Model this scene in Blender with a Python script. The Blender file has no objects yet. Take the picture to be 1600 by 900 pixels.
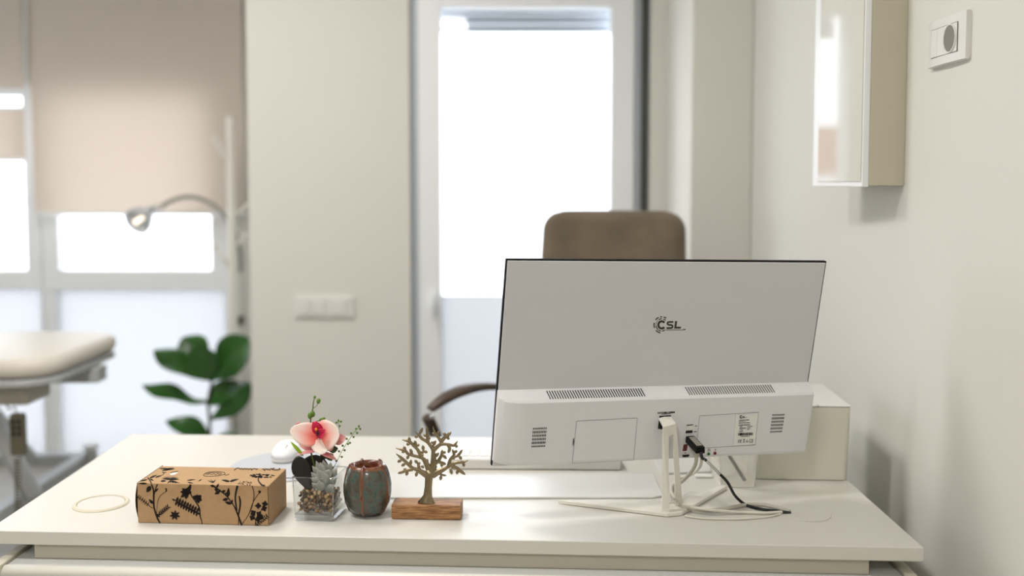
import bpy, bmesh, math, random
from mathutils import Vector, Matrix
random.seed(7)
sc = bpy.context.scene
COL = sc.collection
PI = math.pi

# ------------------------------------------------------------------ camera, light, exposure
CAM = Vector((0, 0, 1.348))
PITCH = math.atan(96 / 1555)
cd = bpy.data.cameras.new('camera'); cam = bpy.data.objects.new('camera', cd); COL.objects.link(cam)
cam.location = CAM; cam.rotation_euler = (PI / 2 - PITCH, 0, 0)
cd.sensor_width = 36; cd.lens = 1555 / 1600 * 36; cd.shift_y = -(450 - 381) / 1600
cd.clip_start = .02; cd.clip_end = 200
cd.dof.use_dof = True; cd.dof.focus_distance = 1.80; cd.dof.aperture_fstop = 1.5
sc.camera = cam

world = bpy.data.worlds.new('sky'); sc.world = world; world.use_nodes = True
wn = world.node_tree.nodes; wl = world.node_tree.links
bg = wn['Background']
tc = wn.new('ShaderNodeTexCoord'); sx = wn.new('ShaderNodeSeparateXYZ'); cr = wn.new('ShaderNodeValToRGB')
wl.new(tc.outputs['Generated'], sx.inputs[0]); wl.new(sx.outputs['Z'], cr.inputs[0])
cr.color_ramp.elements[0].position = 0.0; cr.color_ramp.elements[0].color = (.91, .95, 1, 1)
cr.color_ramp.elements[1].position = 0.5; cr.color_ramp.elements[1].color = (.93, .965, 1, 1)
wl.new(cr.outputs[0], bg.inputs[0]); bg.inputs[1].default_value = 5.0

sc.view_settings.view_transform = 'Standard'; sc.view_settings.look = 'None'
sc.view_settings.exposure = 0.0; sc.view_settings.gamma = 1; sc.view_settings.use_curve_mapping = False
sc.cycles.use_denoising = True
sc.cycles.max_bounces = 10; sc.cycles.diffuse_bounces = 5; sc.cycles.transparent_max_bounces = 16
sc.cycles.transmission_bounces = 10; sc.cycles.sample_clamp_indirect = 6
sc.cycles.caustics_refractive = False; sc.cycles.caustics_reflective = False
LAMP_W = 22.0
FILL_MID_W = 25.0
FILL_NEAR_W = 36.0

# ------------------------------------------------------------------ picture geometry -> places
def ray(px, py):
    a, b = (px - 800) / 1555, (381 - py) / 1555
    c, s = math.cos(PITCH), math.sin(PITCH)
    return Vector((a, c + b * s, -s + b * c))
def at(px, py, Y):
    r = ray(px, py); return CAM + r * (Y / r.y)
def on(px, py, z):
    r = ray(px, py); return CAM + r * ((z - CAM.z) / r.z)
def onx(px, py, X):
    r = ray(px, py); return CAM + r * (X / r.x)
def onp(px, py, o, n):
    r = ray(px, py); return CAM + r * ((o - CAM).dot(n) / r.dot(n))

# ------------------------------------------------------------------ materials
def rgb(h):
    h = h.lstrip('#'); v = [int(h[i:i + 2], 16) / 255 for i in (0, 2, 4)]
    return tuple(((c / 12.92) if c <= .04045 else ((c + .055) / 1.055) ** 2.4) for c in v) + (1,)
def mat(name, col, rough=.5, metal=0, spec=.5, noise=0, nscale=20, bump=0, bscale=200, trans=0, coat=0, alpha=1, sheen=0, ior=1.45):
    m = bpy.data.materials.new(name); m.use_nodes = True
    N, L = m.node_tree.nodes, m.node_tree.links
    p = N['Principled BSDF']
    c = rgb(col) if isinstance(col, str) else col
    p.inputs['Base Color'].default_value = c; p.inputs['Roughness'].default_value = rough
    p.inputs['Metallic'].default_value = metal; p.inputs['Specular IOR Level'].default_value = spec
    p.inputs['Transmission Weight'].default_value = trans; p.inputs['Coat Weight'].default_value = coat
    p.inputs['Sheen Weight'].default_value = sheen; p.inputs['IOR'].default_value = ior
    t = N.new('ShaderNodeTexCoord')
    if noise:
        n = N.new('ShaderNodeTexNoise'); n.inputs['Scale'].default_value = nscale; n.inputs['Detail'].default_value = 6
        L.new(t.outputs['Object'], n.inputs['Vector'])
        r = N.new('ShaderNodeValToRGB')
        r.color_ramp.elements[0].position = .3; r.color_ramp.elements[1].position = .7
        r.color_ramp.elements[0].color = tuple(x * (1 - noise) for x in c[:3]) + (1,)
        r.color_ramp.elements[1].color = tuple(min(1, x * (1 + noise)) for x in c[:3]) + (1,)
        L.new(n.outputs[0], r.inputs[0]); L.new(r.outputs[0], p.inputs['Base Color'])
    if bump:
        n = N.new('ShaderNodeTexNoise'); n.inputs['Scale'].default_value = bscale; n.inputs['Detail'].default_value = 3
        L.new(t.outputs['Object'], n.inputs['Vector'])
        b = N.new('ShaderNodeBump'); b.inputs['Strength'].default_value = bump; b.inputs['Distance'].default_value = .002
        L.new(n.outputs[0], b.inputs['Height']); L.new(b.outputs[0], p.inputs['Normal'])
    return m
def attr_mat(name, stops, rough=.5, spec=.5, attr='t', coat=0, noise=0, nscale=60, sub=0):
    """colour ramp over a stored 0..1 value"""
    m = bpy.data.materials.new(name); m.use_nodes = True
    N, L = m.node_tree.nodes, m.node_tree.links; p = N['Principled BSDF']
    a = N.new('ShaderNodeAttribute'); a.attribute_name = attr
    r = N.new('ShaderNodeValToRGB'); e = r.color_ramp.elements
    while len(e) < len(stops): e.new(.5)
    for k, (q, c) in enumerate(stops): e[k].position = q; e[k].color = rgb(c)
    src = a.outputs['Fac']
    if noise:
        t = N.new('ShaderNodeTexCoord'); n = N.new('ShaderNodeTexNoise'); n.inputs['Scale'].default_value = nscale; n.inputs['Detail'].default_value = 5
        L.new(t.outputs['Object'], n.inputs['Vector'])
        s = N.new('ShaderNodeMath'); s.operation = 'SUBTRACT'; s.inputs[1].default_value = .5; L.new(n.outputs[0], s.inputs[0])
        u = N.new('ShaderNodeMath'); u.operation = 'MULTIPLY_ADD'; u.inputs[1].default_value = noise
        L.new(s.outputs[0], u.inputs[0]); L.new(src, u.inputs[2]); src = u.outputs[0]
    L.new(src, r.inputs[0]); L.new(r.outputs[0], p.inputs['Base Color'])
    p.inputs['Roughness'].default_value = rough; p.inputs['Specular IOR Level'].default_value = spec
    p.inputs['Coat Weight'].default_value = coat; p.inputs['Subsurface Weight'].default_value = sub
    return m
def emis(name, col, s):
    m = bpy.data.materials.new(name); m.use_nodes = True
    p = m.node_tree.nodes['Principled BSDF']; p.inputs['Base Color'].default_value = rgb(col)
    p.inputs['Emission Color'].default_value = rgb(col); p.inputs['Emission Strength'].default_value = s
    return m
def pane_mat(name, tint=(.97, .98, 1, 1), gloss=.08, film=0.0, filmcol=(.8, .8, .8, 1)):
    m = bpy.data.materials.new(name); m.use_nodes = True
    N, L = m.node_tree.nodes, m.node_tree.links; N.remove(N['Principled BSDF'])
    out = N['Material Output']; tr = N.new('ShaderNodeBsdfTransparent'); tr.inputs[0].default_value = tint
    gl = N.new('ShaderNodeBsdfGlossy'); gl.inputs['Roughness'].default_value = .02
    mx = N.new('ShaderNodeMixShader'); lw = N.new('ShaderNodeLayerWeight'); lw.inputs[0].default_value = .5
    pw_ = N.new('ShaderNodeMath'); pw_.operation = 'POWER'; pw_.inputs[1].default_value = 4.5; L.new(lw.outputs['Facing'], pw_.inputs[0])
    fr = N.new('ShaderNodeMath'); fr.operation = 'MULTIPLY_ADD'; fr.inputs[1].default_value = .8; fr.inputs[2].default_value = .035; L.new(pw_.outputs[0], fr.inputs[0])
    L.new(fr.outputs[0], mx.inputs[0]); L.new(tr.outputs[0], mx.inputs[1]); L.new(gl.outputs[0], mx.inputs[2])
    last = mx
    if film:
        tl = N.new('ShaderNodeBsdfTranslucent'); tl.inputs[0].default_value = filmcol
        m2 = N.new('ShaderNodeMixShader'); m2.inputs[0].default_value = film
        L.new(mx.outputs[0], m2.inputs[1]); L.new(tl.outputs[0], m2.inputs[2]); last = m2
    L.new(last.outputs[0], out.inputs[0]); return m
def fabric_blind(name, col, tcol, mix):
    m = bpy.data.materials.new(name); m.use_nodes = True
    N, L = m.node_tree.nodes, m.node_tree.links; N.remove(N['Principled BSDF'])
    out = N['Material Output']; d = N.new('ShaderNodeBsdfDiffuse'); d.inputs[0].default_value = rgb(col)
    tl = N.new('ShaderNodeBsdfTranslucent'); tl.inputs[0].default_value = rgb(tcol)
    mx = N.new('ShaderNodeMixShader'); mx.inputs[0].default_value = mix
    L.new(d.outputs[0], mx.inputs[1]); L.new(tl.outputs[0], mx.inputs[2])
    tr = N.new('ShaderNodeBsdfTransparent'); m3 = N.new('ShaderNodeMixShader'); m3.inputs[0].default_value = .05
    L.new(mx.outputs[0], m3.inputs[1]); L.new(tr.outputs[0], m3.inputs[2]); L.new(m3.outputs[0], out.inputs[0]); return m

M = {}
M['wall'] = mat('wall_paint', '#d7d5ce', .85, spec=.2, bump=.04, bscale=300)
M['ceiling'] = mat('ceiling_paint', '#eeeeea', .9, spec=.2)
M['floor'] = mat('floor_laminate', '#b2afa8', .45, noise=.08, nscale=6)
M['frame'] = mat('white_pvc', '#e9ebed', .35)
M['shadow_gap'] = mat('shadow_gap_dark', '#4a4c46', .6)  # dark tone painted for the shade in the door gap
M['alu'] = mat('grey_aluminium', '#c6cdd5', .4, metal=.1)
M['glass'] = pane_mat('window_glass')
M['film'] = pane_mat('frosted_window', film=.93, filmcol=(.44, .444, .45, 1))
M['desk'] = mat('white_satin_laminate', '#cfccc5', .32, spec=.25)
M['deskedge'] = mat('white_desk_edge', '#b9b4a4', .5)
M['deskgloss'] = mat('white_gloss_panel', '#c9cac9', .12, spec=.6)
M['kraft'] = mat('kraft_cardboard', '#ad8d68', .75, spec=.25, noise=.05, nscale=90)
M['kraft_in'] = mat('dark_cardboard_edge', '#5c4a33', .8)
M['ink'] = mat('black_ink', '#241d1b', .7, spec=.2)
M['logoink'] = mat('grey_logo_ink', '#35332d', .5)
M['white_plastic'] = mat('white_plastic', '#dbd9d4', .38)
M['mon'] = mat('silver_white_plastic', '#cccbcd', .36, spec=.45)
M['mon2'] = mat('light_white_plastic', '#dbdadc', .42)
M['black'] = mat('black_plastic', '#08080c', .5, spec=.25)
M['slot'] = mat('dark_vent', '#171716', .8)
M['slot2'] = mat('grey_vent', '#5d5b58', .8)
M['seam'] = mat('seam_shadow_grey', '#86837e', .8)  # shadow of the cover seams put into a flat grey
M['screen'] = mat('black_screen', '#050507', .1)
M['label'] = mat('label_paper', '#e2e1dc', .6)
M['cable_grey'] = mat('grey_cable', '#b6b1a6', .45)
M['cable_light'] = mat('pale_cable', '#d3cfc3', .45)
M['cable_black'] = mat('black_cable', '#0e0d0f', .4)
M['green_port'] = mat('green_port', '#4c8a4c', .4)
M['red_port'] = mat('red_port', '#9c3b40', .4)
M['red_plug'] = mat('red_plug', '#5c1820', .4)
M['metalwhite'] = mat('white_powder_metal', '#dcd9d0', .4)
M['chrome'] = mat('chrome', '#d8d8d8', .12, metal=1)
M['bronze'] = mat('antique_brass', '#93846a', .27, metal=1, noise=.16, nscale=40)
M['suede'] = mat('brown_suede', '#6c6051', .9, spec=.15, noise=.16, nscale=10, bump=.2, bscale=120, sheen=.25)
M['leather'] = mat('brown_armrest', '#4d3f33', .45)
M['leaf'] = mat('fig_leaf', '#2c5520', .25, spec=.5, noise=.3, nscale=8)
M['stem'] = mat('woody_stem', '#3a3424', .7)
M['pot'] = mat('grey_pot', '#7d7a74', .6)
M['pad'] = mat('grey_mouse_pad', '#b9bcc2', .55)
M['sheet'] = mat('white_board', '#d4d3d0', .3)
M['vinyl'] = mat('cream_vinyl', '#cdc7bd', .45)
M['greymetal'] = mat('grey_painted_metal', '#b4b7b8', .35, metal=.2)
M['tablebox'] = mat('beige_motor_plastic', '#a7a297', .5)
M['remote'] = mat('brown_grey_remote', '#5c5647', .5)
M['building'] = mat('pale_facade', '#e9e9e9', .9)
M['bluegreen'] = mat('green_pen', '#1e2f28', .4)
def glass_vase():
    m = mat('clear_glass', (1, 1, 1, 1), 0.0, trans=1, ior=1.48); N, L = m.node_tree.nodes, m.node_tree.links
    tr = N.new('ShaderNodeBsdfTransparent'); tr.inputs[0].default_value = (.97, .98, .98, 1); mx = N.new('ShaderNodeMixShader'); mx.inputs[0].default_value = .5
    L.new(N['Principled BSDF'].outputs[0], mx.inputs[1]); L.new(tr.outputs[0], mx.inputs[2]); L.new(mx.outputs[0], N['Material Output'].inputs[0]); return m
M['clear'] = glass_vase()
M['clearwall'] = pane_mat('clear_glass_wall', tint=(.985, .99, .988, 1)); 

# ------------------------------------------------------------------ mesh helpers (all coordinates are world coordinates)
def newobj(name, bm, material, parent=None, bevel=0, seg=2, smooth=False, solid=0, subsurf=0, autosmooth=True):
    bmesh.ops.recalc_face_normals(bm, faces=bm.faces[:])
    me = bpy.data.meshes.new(name); 
    if smooth:
        for f in bm.faces: f.smooth = True
    bm.to_mesh(me); bm.free()
    o = bpy.data.objects.new(name, me); COL.objects.link(o)
    if isinstance(material, (list, tuple)):
        for m in material: me.materials.append(m)
    else: me.materials.append(material)
    if parent is not None:
        o.parent = parent
        me.transform(wm(parent).inverted())
    if solid:
        md = o.modifiers.new('solidify', 'SOLIDIFY'); md.thickness = solid; md.offset = 0
    if subsurf:
        md = o.modifiers.new('sub', 'SUBSURF'); md.levels = subsurf; md.render_levels = subsurf
    if bevel:
        md = o.modifiers.new('bevel', 'BEVEL'); md.width = bevel; md.segments = seg; md.limit_method = 'ANGLE'; md.angle_limit = .6
        md.harden_normals = False
    return o
WM = {}
def wm(o):
    m = WM.get(o.name)
    if m is None: m = o.matrix_basis.copy() if o.parent is None else wm(o.parent) @ o.matrix_basis
    return m
def thing(name, label, cat, loc, group=None, mtx=None):
    o = bpy.data.objects.new(name, None); COL.objects.link(o); o.empty_display_size = .05
    if mtx is not None: o.matrix_world = mtx; WM[o.name] = mtx.copy()
    else: o.location = loc; WM[o.name] = Matrix.Translation(loc)
    o['label'] = label; o['category'] = cat
    if group: o['group'] = group
    return o
def tag(o, label, cat, group=None, kind=None):
    if label: o['label'] = label
    if cat: o['category'] = cat
    if group: o['group'] = group
    if kind: o['kind'] = kind
    return o
def struct(o): o['kind'] = 'structure'; return o
def ctr(o):
    """give a one-mesh thing an origin at its own base"""
    me = o.data; xs = [v.co for v in me.vertices]
    c = Vector(((min(v.x for v in xs) + max(v.x for v in xs)) / 2, (min(v.y for v in xs) + max(v.y for v in xs)) / 2, min(v.z for v in xs)))
    me.transform(Matrix.Translation(-c)); o.location = c; return o
def box(bm, x0, x1, y0, y1, z0, z1, T=None):
    vs = [bm.verts.new(Vector(p) if T is None else T @ Vector(p)) for p in
          ((x0, y0, z0), (x1, y0, z0), (x1, y1, z0), (x0, y1, z0), (x0, y0, z1), (x1, y0, z1), (x1, y1, z1), (x0, y1, z1))]
    for f in ((0, 1, 2, 3), (4, 7, 6, 5), (0, 4, 5, 1), (1, 5, 6, 2), (2, 6, 7, 3), (3, 7, 4, 0)): bm.faces.new([vs[i] for i in f])
def prism(bm, pts, d):
    """polygon pts pushed by vector d"""
    a = [bm.verts.new(p) for p in pts]; b = [bm.verts.new(Vector(p) + d) for p in pts]; n = len(pts)
    bm.faces.new(a); bm.faces.new(b[::-1])
    for i in range(n): bm.faces.new((a[i], a[(i + 1) % n], b[(i + 1) % n], b[i]))
def BM(): return bmesh.new()
def smooth_pts(P, k=6):
    P = [Vector(p) for p in P]
    if len(P) < 3: return P
    out = []
    for i in range(len(P) - 1):
        p0 = P[max(i - 1, 0)]; p1 = P[i]; p2 = P[i + 1]; p3 = P[min(i + 2, len(P) - 1)]
        for j in range(k):
            t = j / k
            out.append(.5 * ((2 * p1) + (p2 - p0) * t + (2 * p0 - 5 * p1 + 4 * p2 - p3) * t * t + (3 * p1 - p0 - 3 * p2 + p3) * t ** 3))
    out.append(P[-1]); return out
def interp(R, n):
    out = []
    for i in range(n):
        t = i / (n - 1) * (len(R) - 1); j = min(int(t), len(R) - 2) if len(R) > 1 else 0
        out.append(R[0] if len(R) == 1 else R[j] + (R[j + 1] - R[j]) * (t - j))
    return out
def tube(bm, P, R, seg=8, flat=None, fs=1.0):
    """P points, R radius (number or list). flat = axis along which the section is squeezed by fs"""
    P = [Vector(p) for p in P]; n = len(P)
    R = [R] * n if not isinstance(R, (list, tuple)) else interp(list(R), n)
    t0 = (P[1] - P[0]).normalized(); u = t0.orthogonal().normalized(); rings = []
    for i in range(n):
        t = (P[min(i + 1, n - 1)] - P[max(i - 1, 0)])
        t = t.normalized() if t.length > 1e-9 else t0
        u = (u - t * u.dot(t)); u = u.normalized() if u.length > 1e-6 else t.orthogonal().normalized()
        w = t.cross(u); ring = []
        for k in range(seg):
            a = 2 * PI * k / seg; d = u * math.cos(a) * R[i] + w * math.sin(a) * R[i]
            if flat is not None: d = d - flat * d.dot(flat) * (1 - fs)
            ring.append(bm.verts.new(P[i] + d))
        rings.append(ring)
    for i in range(n - 1):
        for k in range(seg): bm.faces.new((rings[i][k], rings[i][(k + 1) % seg], rings[i + 1][(k + 1) % seg], rings[i + 1][k]))
    bm.faces.new(rings[0][::-1]); bm.faces.new(rings[-1])
def lathe(bm, prof, c, seg=32, axis=None, cap=True):
    """prof [(r, h)...] round the vertical (or axis) through c"""
    c = Vector(c); ax = Vector(axis).normalized() if axis is not None else Vector((0, 0, 1))
    u = ax.orthogonal().normalized(); w = ax.cross(u); rings = []
    for r, h in prof:
        rings.append([bm.verts.new(c + ax * h + (u * math.cos(2 * PI * k / seg) + w * math.sin(2 * PI * k / seg)) * max(r, 1e-5)) for k in range(seg)])
    for i in range(len(prof) - 1):
        for k in range(seg): bm.faces.new((rings[i][k], rings[i][(k + 1) % seg], rings[i + 1][(k + 1) % seg], rings[i + 1][k]))
    if cap: bm.faces.new(rings[0][::-1]); bm.faces.new(rings[-1])
def ball(bm, c, r, sub=1, sc3=(1, 1, 1), T=None):
    m = Matrix.Translation(c) @ (T if T is not None else Matrix.Identity(4)) @ Matrix.Diagonal((r * sc3[0], r * sc3[1], r * sc3[2], 1))
    return bmesh.ops.create_icosphere(bm, subdivisions=sub, radius=1, matrix=m)
def rrect(x0, x1, y0, y1, r, k=5):
    out = []
    for cx, cy, a0 in ((x1 - r, y1 - r, 0), (x0 + r, y1 - r, PI / 2), (x0 + r, y0 + r, PI), (x1 - r, y0 + r, 1.5 * PI)):
        for i in range(k + 1): a = a0 + PI / 2 * i / k; out.append((cx + r * math.cos(a), cy + r * math.sin(a)))
    return out
# flat ink: strokes and leaves drawn on a plane, f maps a 2d point to a place
def ink_ribbon(bm, pts, w, f, th, k=4):
    P = smooth_pts([Vector((p[0], p[1], 0)) for p in pts], k); n = len(P)
    W = [w] * n if not isinstance(w, (list, tuple)) else interp(list(w), n)
    Lf, Rt = [], []
    for i in range(n):
        t = (P[min(i + 1, n - 1)] - P[max(i - 1, 0)]).normalized(); nn = Vector((-t.y, t.x, 0)) * W[i] / 2
        Lf.append(f(*(P[i] + nn)[:2])); Rt.append(f(*(P[i] - nn)[:2]))
    for i in range(n - 1):
        q = [Lf[i], Lf[i + 1], Rt[i + 1], Rt[i]]
        a = [bm.verts.new(p) for p in q]; b = [bm.verts.new(p + th) for p in q]
        bm.faces.new(b)
        for j in range(4): bm.faces.new((a[j], a[(j + 1) % 4], b[(j + 1) % 4], b[j]))
def ink_poly(bm, pts, f, th):
    prism(bm, [f(*p) for p in pts], th)
def ink_leaf(bm, p0, p1, w, f, th, n=6):
    p0 = Vector(p0); p1 = Vector(p1); d = p1 - p0; nn = Vector((-d.y, d.x)).normalized(); A, B = [], []
    for i in range(n + 1):
        t = i / n; s = math.sin(PI * t ** .8) * w / 2; A.append(p0 + d * t + nn * s); B.append(p0 + d * t - nn * s)
    ink_poly(bm, [tuple(p) for p in A] + [tuple(p) for p in B[::-1][1:-1]], f, th)
def setattr_t(o, vals, name='t'):
    a = o.data.attributes.new(name, 'FLOAT', 'POINT')
    for i, v in enumerate(vals): a.data[i].value = v
def cells(bm, xs, y0, y1, x_, z_): pass

# ------------------------------------------------------------------ the room
XR = .795          # right wall
YB = 3.80          # wall with the door
YW = 4.60          # wall with the windows, further back on the left
XP = at(388, 300, YB).x   # left end of the wall between them
XL, YN, ZC = -3.3, -2.4, 2.75
def s_box(name, m, *b, bevel=0):
    bm = BM(); box(bm, *b); return struct(newobj(name, bm, m, bevel=bevel))
s_box('floor', M['floor'], XL - .15, XR + .15, YN - .15, YW + .15, -.1, 0)
s_box('ceiling', M['ceiling'], XL - .15, XR + .15, YN - .15, YW + .15, ZC, ZC + .1)
s_box('wall_right', M['wall'], XR, XR + .15, YN, YB + .15, 0, ZC)
bm = BM(); WA, WB, WC, WD = 2.8, 3.7, .95, 2.35       # wall_left gets an added, unseen window for more daylight
box(bm, XL - .15, XL, YN, WA, 0, ZC); box(bm, XL - .15, XL, WB, YW + .15, 0, ZC); box(bm, XL - .15, XL, WA, WB, 0, WC); box(bm, XL - .15, XL, WA, WB, WD, ZC)
struct(newobj('wall_left', bm, M['wall']))
w3 = bpy.data.objects.new('added_fill_window', None); COL.objects.link(w3); w3.location = (XL, (WA + WB) / 2, WC); struct(w3)
bm = BM()
for a_, b_ in ((WA, WA + .06), ((WA + WB) / 2 - .04, (WA + WB) / 2 + .04), (WB - .06, WB)): box(bm, XL - .1, XL - .03, a_, b_, WC, WD)
box(bm, XL - .1, XL - .03, WA, WB, WC, WC + .06); box(bm, XL - .1, XL - .03, WA, WB, WD - .06, WD); newobj('window_frame', bm, M['frame'], w3)
bm = BM(); box(bm, XL - .07, XL - .064, WA + .05, WB - .05, WC + .05, WD - .05); newobj('pane', bm, M['glass'], w3)
s_box('wall_near', M['wall'], XL, XR, YN - .15, YN, 0, ZC)
# wall with the door: pier, strip above the door, right jamb
DX0, DX1 = at(641, 300, YB).x, at(1016, 200, YB).x
bm = BM(); box(bm, XP, DX0, YB, YB + .16, 0, ZC)
struct(newobj('wall_back', bm, M['wall'], bevel=.004))
s_box('wall_return', M['wall'], XP, XP + .16, YB + .16, YW, 0, ZC)
s_box('wall_lintel', M['wall'], DX0, DX1, YB, YB + .16, 2.16, ZC)
s_box('wall_jamb', M['wall'], DX1, XR, YB, YB + .16, 0, ZC)
# corner column
CX, CY = at(1079, 300, 3.30).x, 3.30
s_box('wall_column', M['wall'], CX, XR, CY, YB, 0, ZC, bevel=.006)
# wall with the windows
WX1 = at(349, 500, YW).x
def wz(py): return at(300, py, YW).z
def wx(px): return at(px, 400, YW).x
zt = wz(150)
bm = BM()
box(bm, XL, XP + .16, YW, YW + .15, zt + .06, ZC); box(bm, wx(372), XP + .16, YW, YW + .15, 0, zt + .06); box(bm, XL, wx(372), YW, YW + .15, 0, .02)
struct(newobj('wall_window', bm, M['wall']))

# door_1: white balcony door with tall pane
dr = thing('door_1', 'white balcony door', 'door', (DX0, YB, 0)); del dr['label'], dr['category']; struct(dr)
Yd = YB + .05
def dx(px, py=300, Y=None): return at(px, py, Y or Yd).x
def dz(py, Y=None): return at(800, py, Y or Yd).z
fx = [DX0 + .002, dx(656), dx(690), dx(952), dx(988), DX1 - .002]
zt_d, zg = 2.14, dz(14)
bm = BM()   # outer frame
box(bm, fx[0] - .003, fx[1], YB + .04, YB + .12, 0, zt_d); box(bm, fx[4] + .004, DX1 - .03, YB + .04, YB + .12, 0, zt_d); box(bm, fx[0] - .003, DX1 - .03, YB + .04, YB + .12, zt_d - .03, zt_d + .018)
newobj('door_frame', bm, M['alu'], dr, bevel=.003)
bm = BM()   # sash
box(bm, fx[1], fx[2], YB + .01, YB + .10, .04, zt_d - .032); box(bm, fx[3], fx[4], YB + .01, YB + .10, .04, zt_d - .032)
box(bm, fx[2], fx[3], YB + .01, YB + .10, zg, zt_d - .032); box(bm, fx[2], fx[3], YB + .01, YB + .10, .04, .12)
newobj('sash', bm, M['frame'], dr, bevel=.004)
bm = BM(); box(bm, DX1 - .028, DX1 - .006, YB + .03, YB + .10, 0, zt_d)  # dark strip standing in for the shadow gap right of the door
newobj('shadow_gap', bm, M['shadow_gap'], dr)
zf = dz(462)
bm = BM(); box(bm, fx[2] - .005, fx[3] + .005, YB + .05, YB + .056, zf, zg + .005); newobj('pane', bm, M['glass'], dr)
bm = BM(); box(bm, fx[2] - .005, fx[3] + .005, YB + .05, YB + .056, .11, zf); newobj('frosted_pane', bm, M['film'], dr)
bm = BM()  # raised outer shutter at the top of the opening
for k in range(6): box(bm, fx[2] - .01, fx[3] + .01, YB + .16, YB + .175, dz(51, YB + .16) + k * .035, dz(51, YB + .16) + k * .035 + .033)
newobj('shutter', bm, M['alu'], dr, bevel=.004)
bm = BM(); x = dx(676, 470, YB)
box(bm, x - .014, x + .014, YB - .006, YB + .01, dz(486), dz(452)); box(bm, x - .009, x + .009, YB - .045, YB - .006, dz(462) - .009, dz(462) + .009)
tube(bm, [(x, YB - .042, dz(458)), (x, YB - .046, dz(475)), (x, YB - .042, dz(492))], [.009, .011, .009], 8)
newobj('door_handle', bm, M['frame'], dr, bevel=.002)

# windows 1 (left) and 2 (right): frames, panes
def window(name, xo0, xo1, panes, ztop):
    w = thing(name, '', '', (xo0, YW, 0)); del w['label'], w['category']; struct(w)
    bm = BM(); Ys, Ye = YW - .005, YW + .07
    zs = sorted({.021, ztop} | {p[2] for p in panes} | {p[3] for p in panes})
    # frame as bars round every pane
    for (a, b, z0, z1, fr) in panes:
        bx0, bx1 = xo0, xo1
        box(bm, bx0, a, Ys, Ye, z0, z1); box(bm, b, bx1, Ys, Ye, z0, z1)
    rows = sorted([(p[2], p[3]) for p in panes])
    edges = [.021] + [v for r in rows for v in r] + [ztop]
    for i in range(0, len(edges), 2): box(bm, xo0, xo1, Ys - .004, Ye, edges[i], edges[i + 1])
    newobj('window_frame', bm, M['frame'], w, bevel=.006)
    for (a, b, z0, z1, fr) in panes:
        bm = BM(); box(bm, a - .004, b + .004, YW + .03, YW + .036, z0 - .004, z1 + .004)
        newobj('frosted_pane' if fr else 'pane', bm, M['film'] if fr else M['glass'], w)
    return w
xm = wx(66)
window('window_1', XL + .002, xm - .001, [(XL + .12, wx(62) , wz(714), wz(452), 1), (XL + .12, wx(42), wz(422), zt, 0)], zt + .058)
window('window_2', xm + .001, wx(372) - .001, [(wx(86), wx(350), wz(714), wz(454), 1), (wx(93), wx(330), wz(422), zt, 0)], zt + .058)

# ------------------------------------------------------------------ outside
bm = BM(); box(bm, -14, 14, 13, 13.4, -6, 1.95)
for k in range(25): box(bm, -14, 14, 12.96, 13, -6 + k * .31, -5.8 + k * .31)
o = newobj('pale_building', bm, M['building']); tag(ctr(o), 'pale building with horizontal cladding seen beyond the balcony door glass', 'building')

tl_ = thing('house', 'pale house with a red tiled roof mirrored in the glossy wall cabinet', 'house', (-7, 11.5, -6))
bm = BM(); box(bm, -4.95, -2.95, 11.2, 12.4, -6, 1.45); newobj('wall', bm, M['building'], tl_)
bm = BM(); prism(bm, [(-5.0, 11.1, 1.45), (-5.0, 12.5, 1.45), (-5.0, 11.8, 2.05)], Vector((2.1, 0, 0))); newobj('roof', bm, mat('red_roof', '#8c4a3a', .8), tl_)
# ------------------------------------------------------------------ ceiling lamp and added fill panels
def ceiling_lamp(x, y, w, l, power, label, col, spread=PI):
    t = thing('ceiling_lamp', label, 'lamp', (x, y, ZC), 'square ceiling panels')
    bm = BM(); box(bm, x - w / 2 - .02, x + w / 2 + .02, y - l / 2 - .02, y + l / 2 + .02, ZC - .045, ZC)
    newobj('housing', bm, M['frame'], t, bevel=.004)
    bm = BM(); box(bm, x - w / 2, x + w / 2, y - l / 2, y + l / 2, ZC - .049, ZC - .046)
    newobj('diffuser', bm, emis('lamp_diffuser', '#fff3e2', 2.0), t)
    ld = bpy.data.lights.new('lamp_light', 'AREA'); ld.shape = 'RECTANGLE'; ld.size = w; ld.size_y = l; ld.energy = power; ld.color = col
    lo = bpy.data.objects.new('lamp_light', ld); COL.objects.link(lo); lo.parent = t; lo.location = (0, 0, -.056)
WARM = (1, .975, .94)
ceiling_lamp(-.7, -.9, .6, .6, FILL_NEAR_W, 'added fill light panel on the ceiling behind the camera, out of view', WARM)  # added fill, unseen, brightens the sides that face the camera
ceiling_lamp(-.9, 1.15, .24, .24, LAMP_W, 'small square ceiling lamp above the left front of the desk', WARM)
ceiling_lamp(-1.1, 2.4, .6, .6, FILL_MID_W, 'added fill light panel on the ceiling over the treatment table side of the room', WARM)  # added fill, unseen, brightens the wall beside the door

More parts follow.
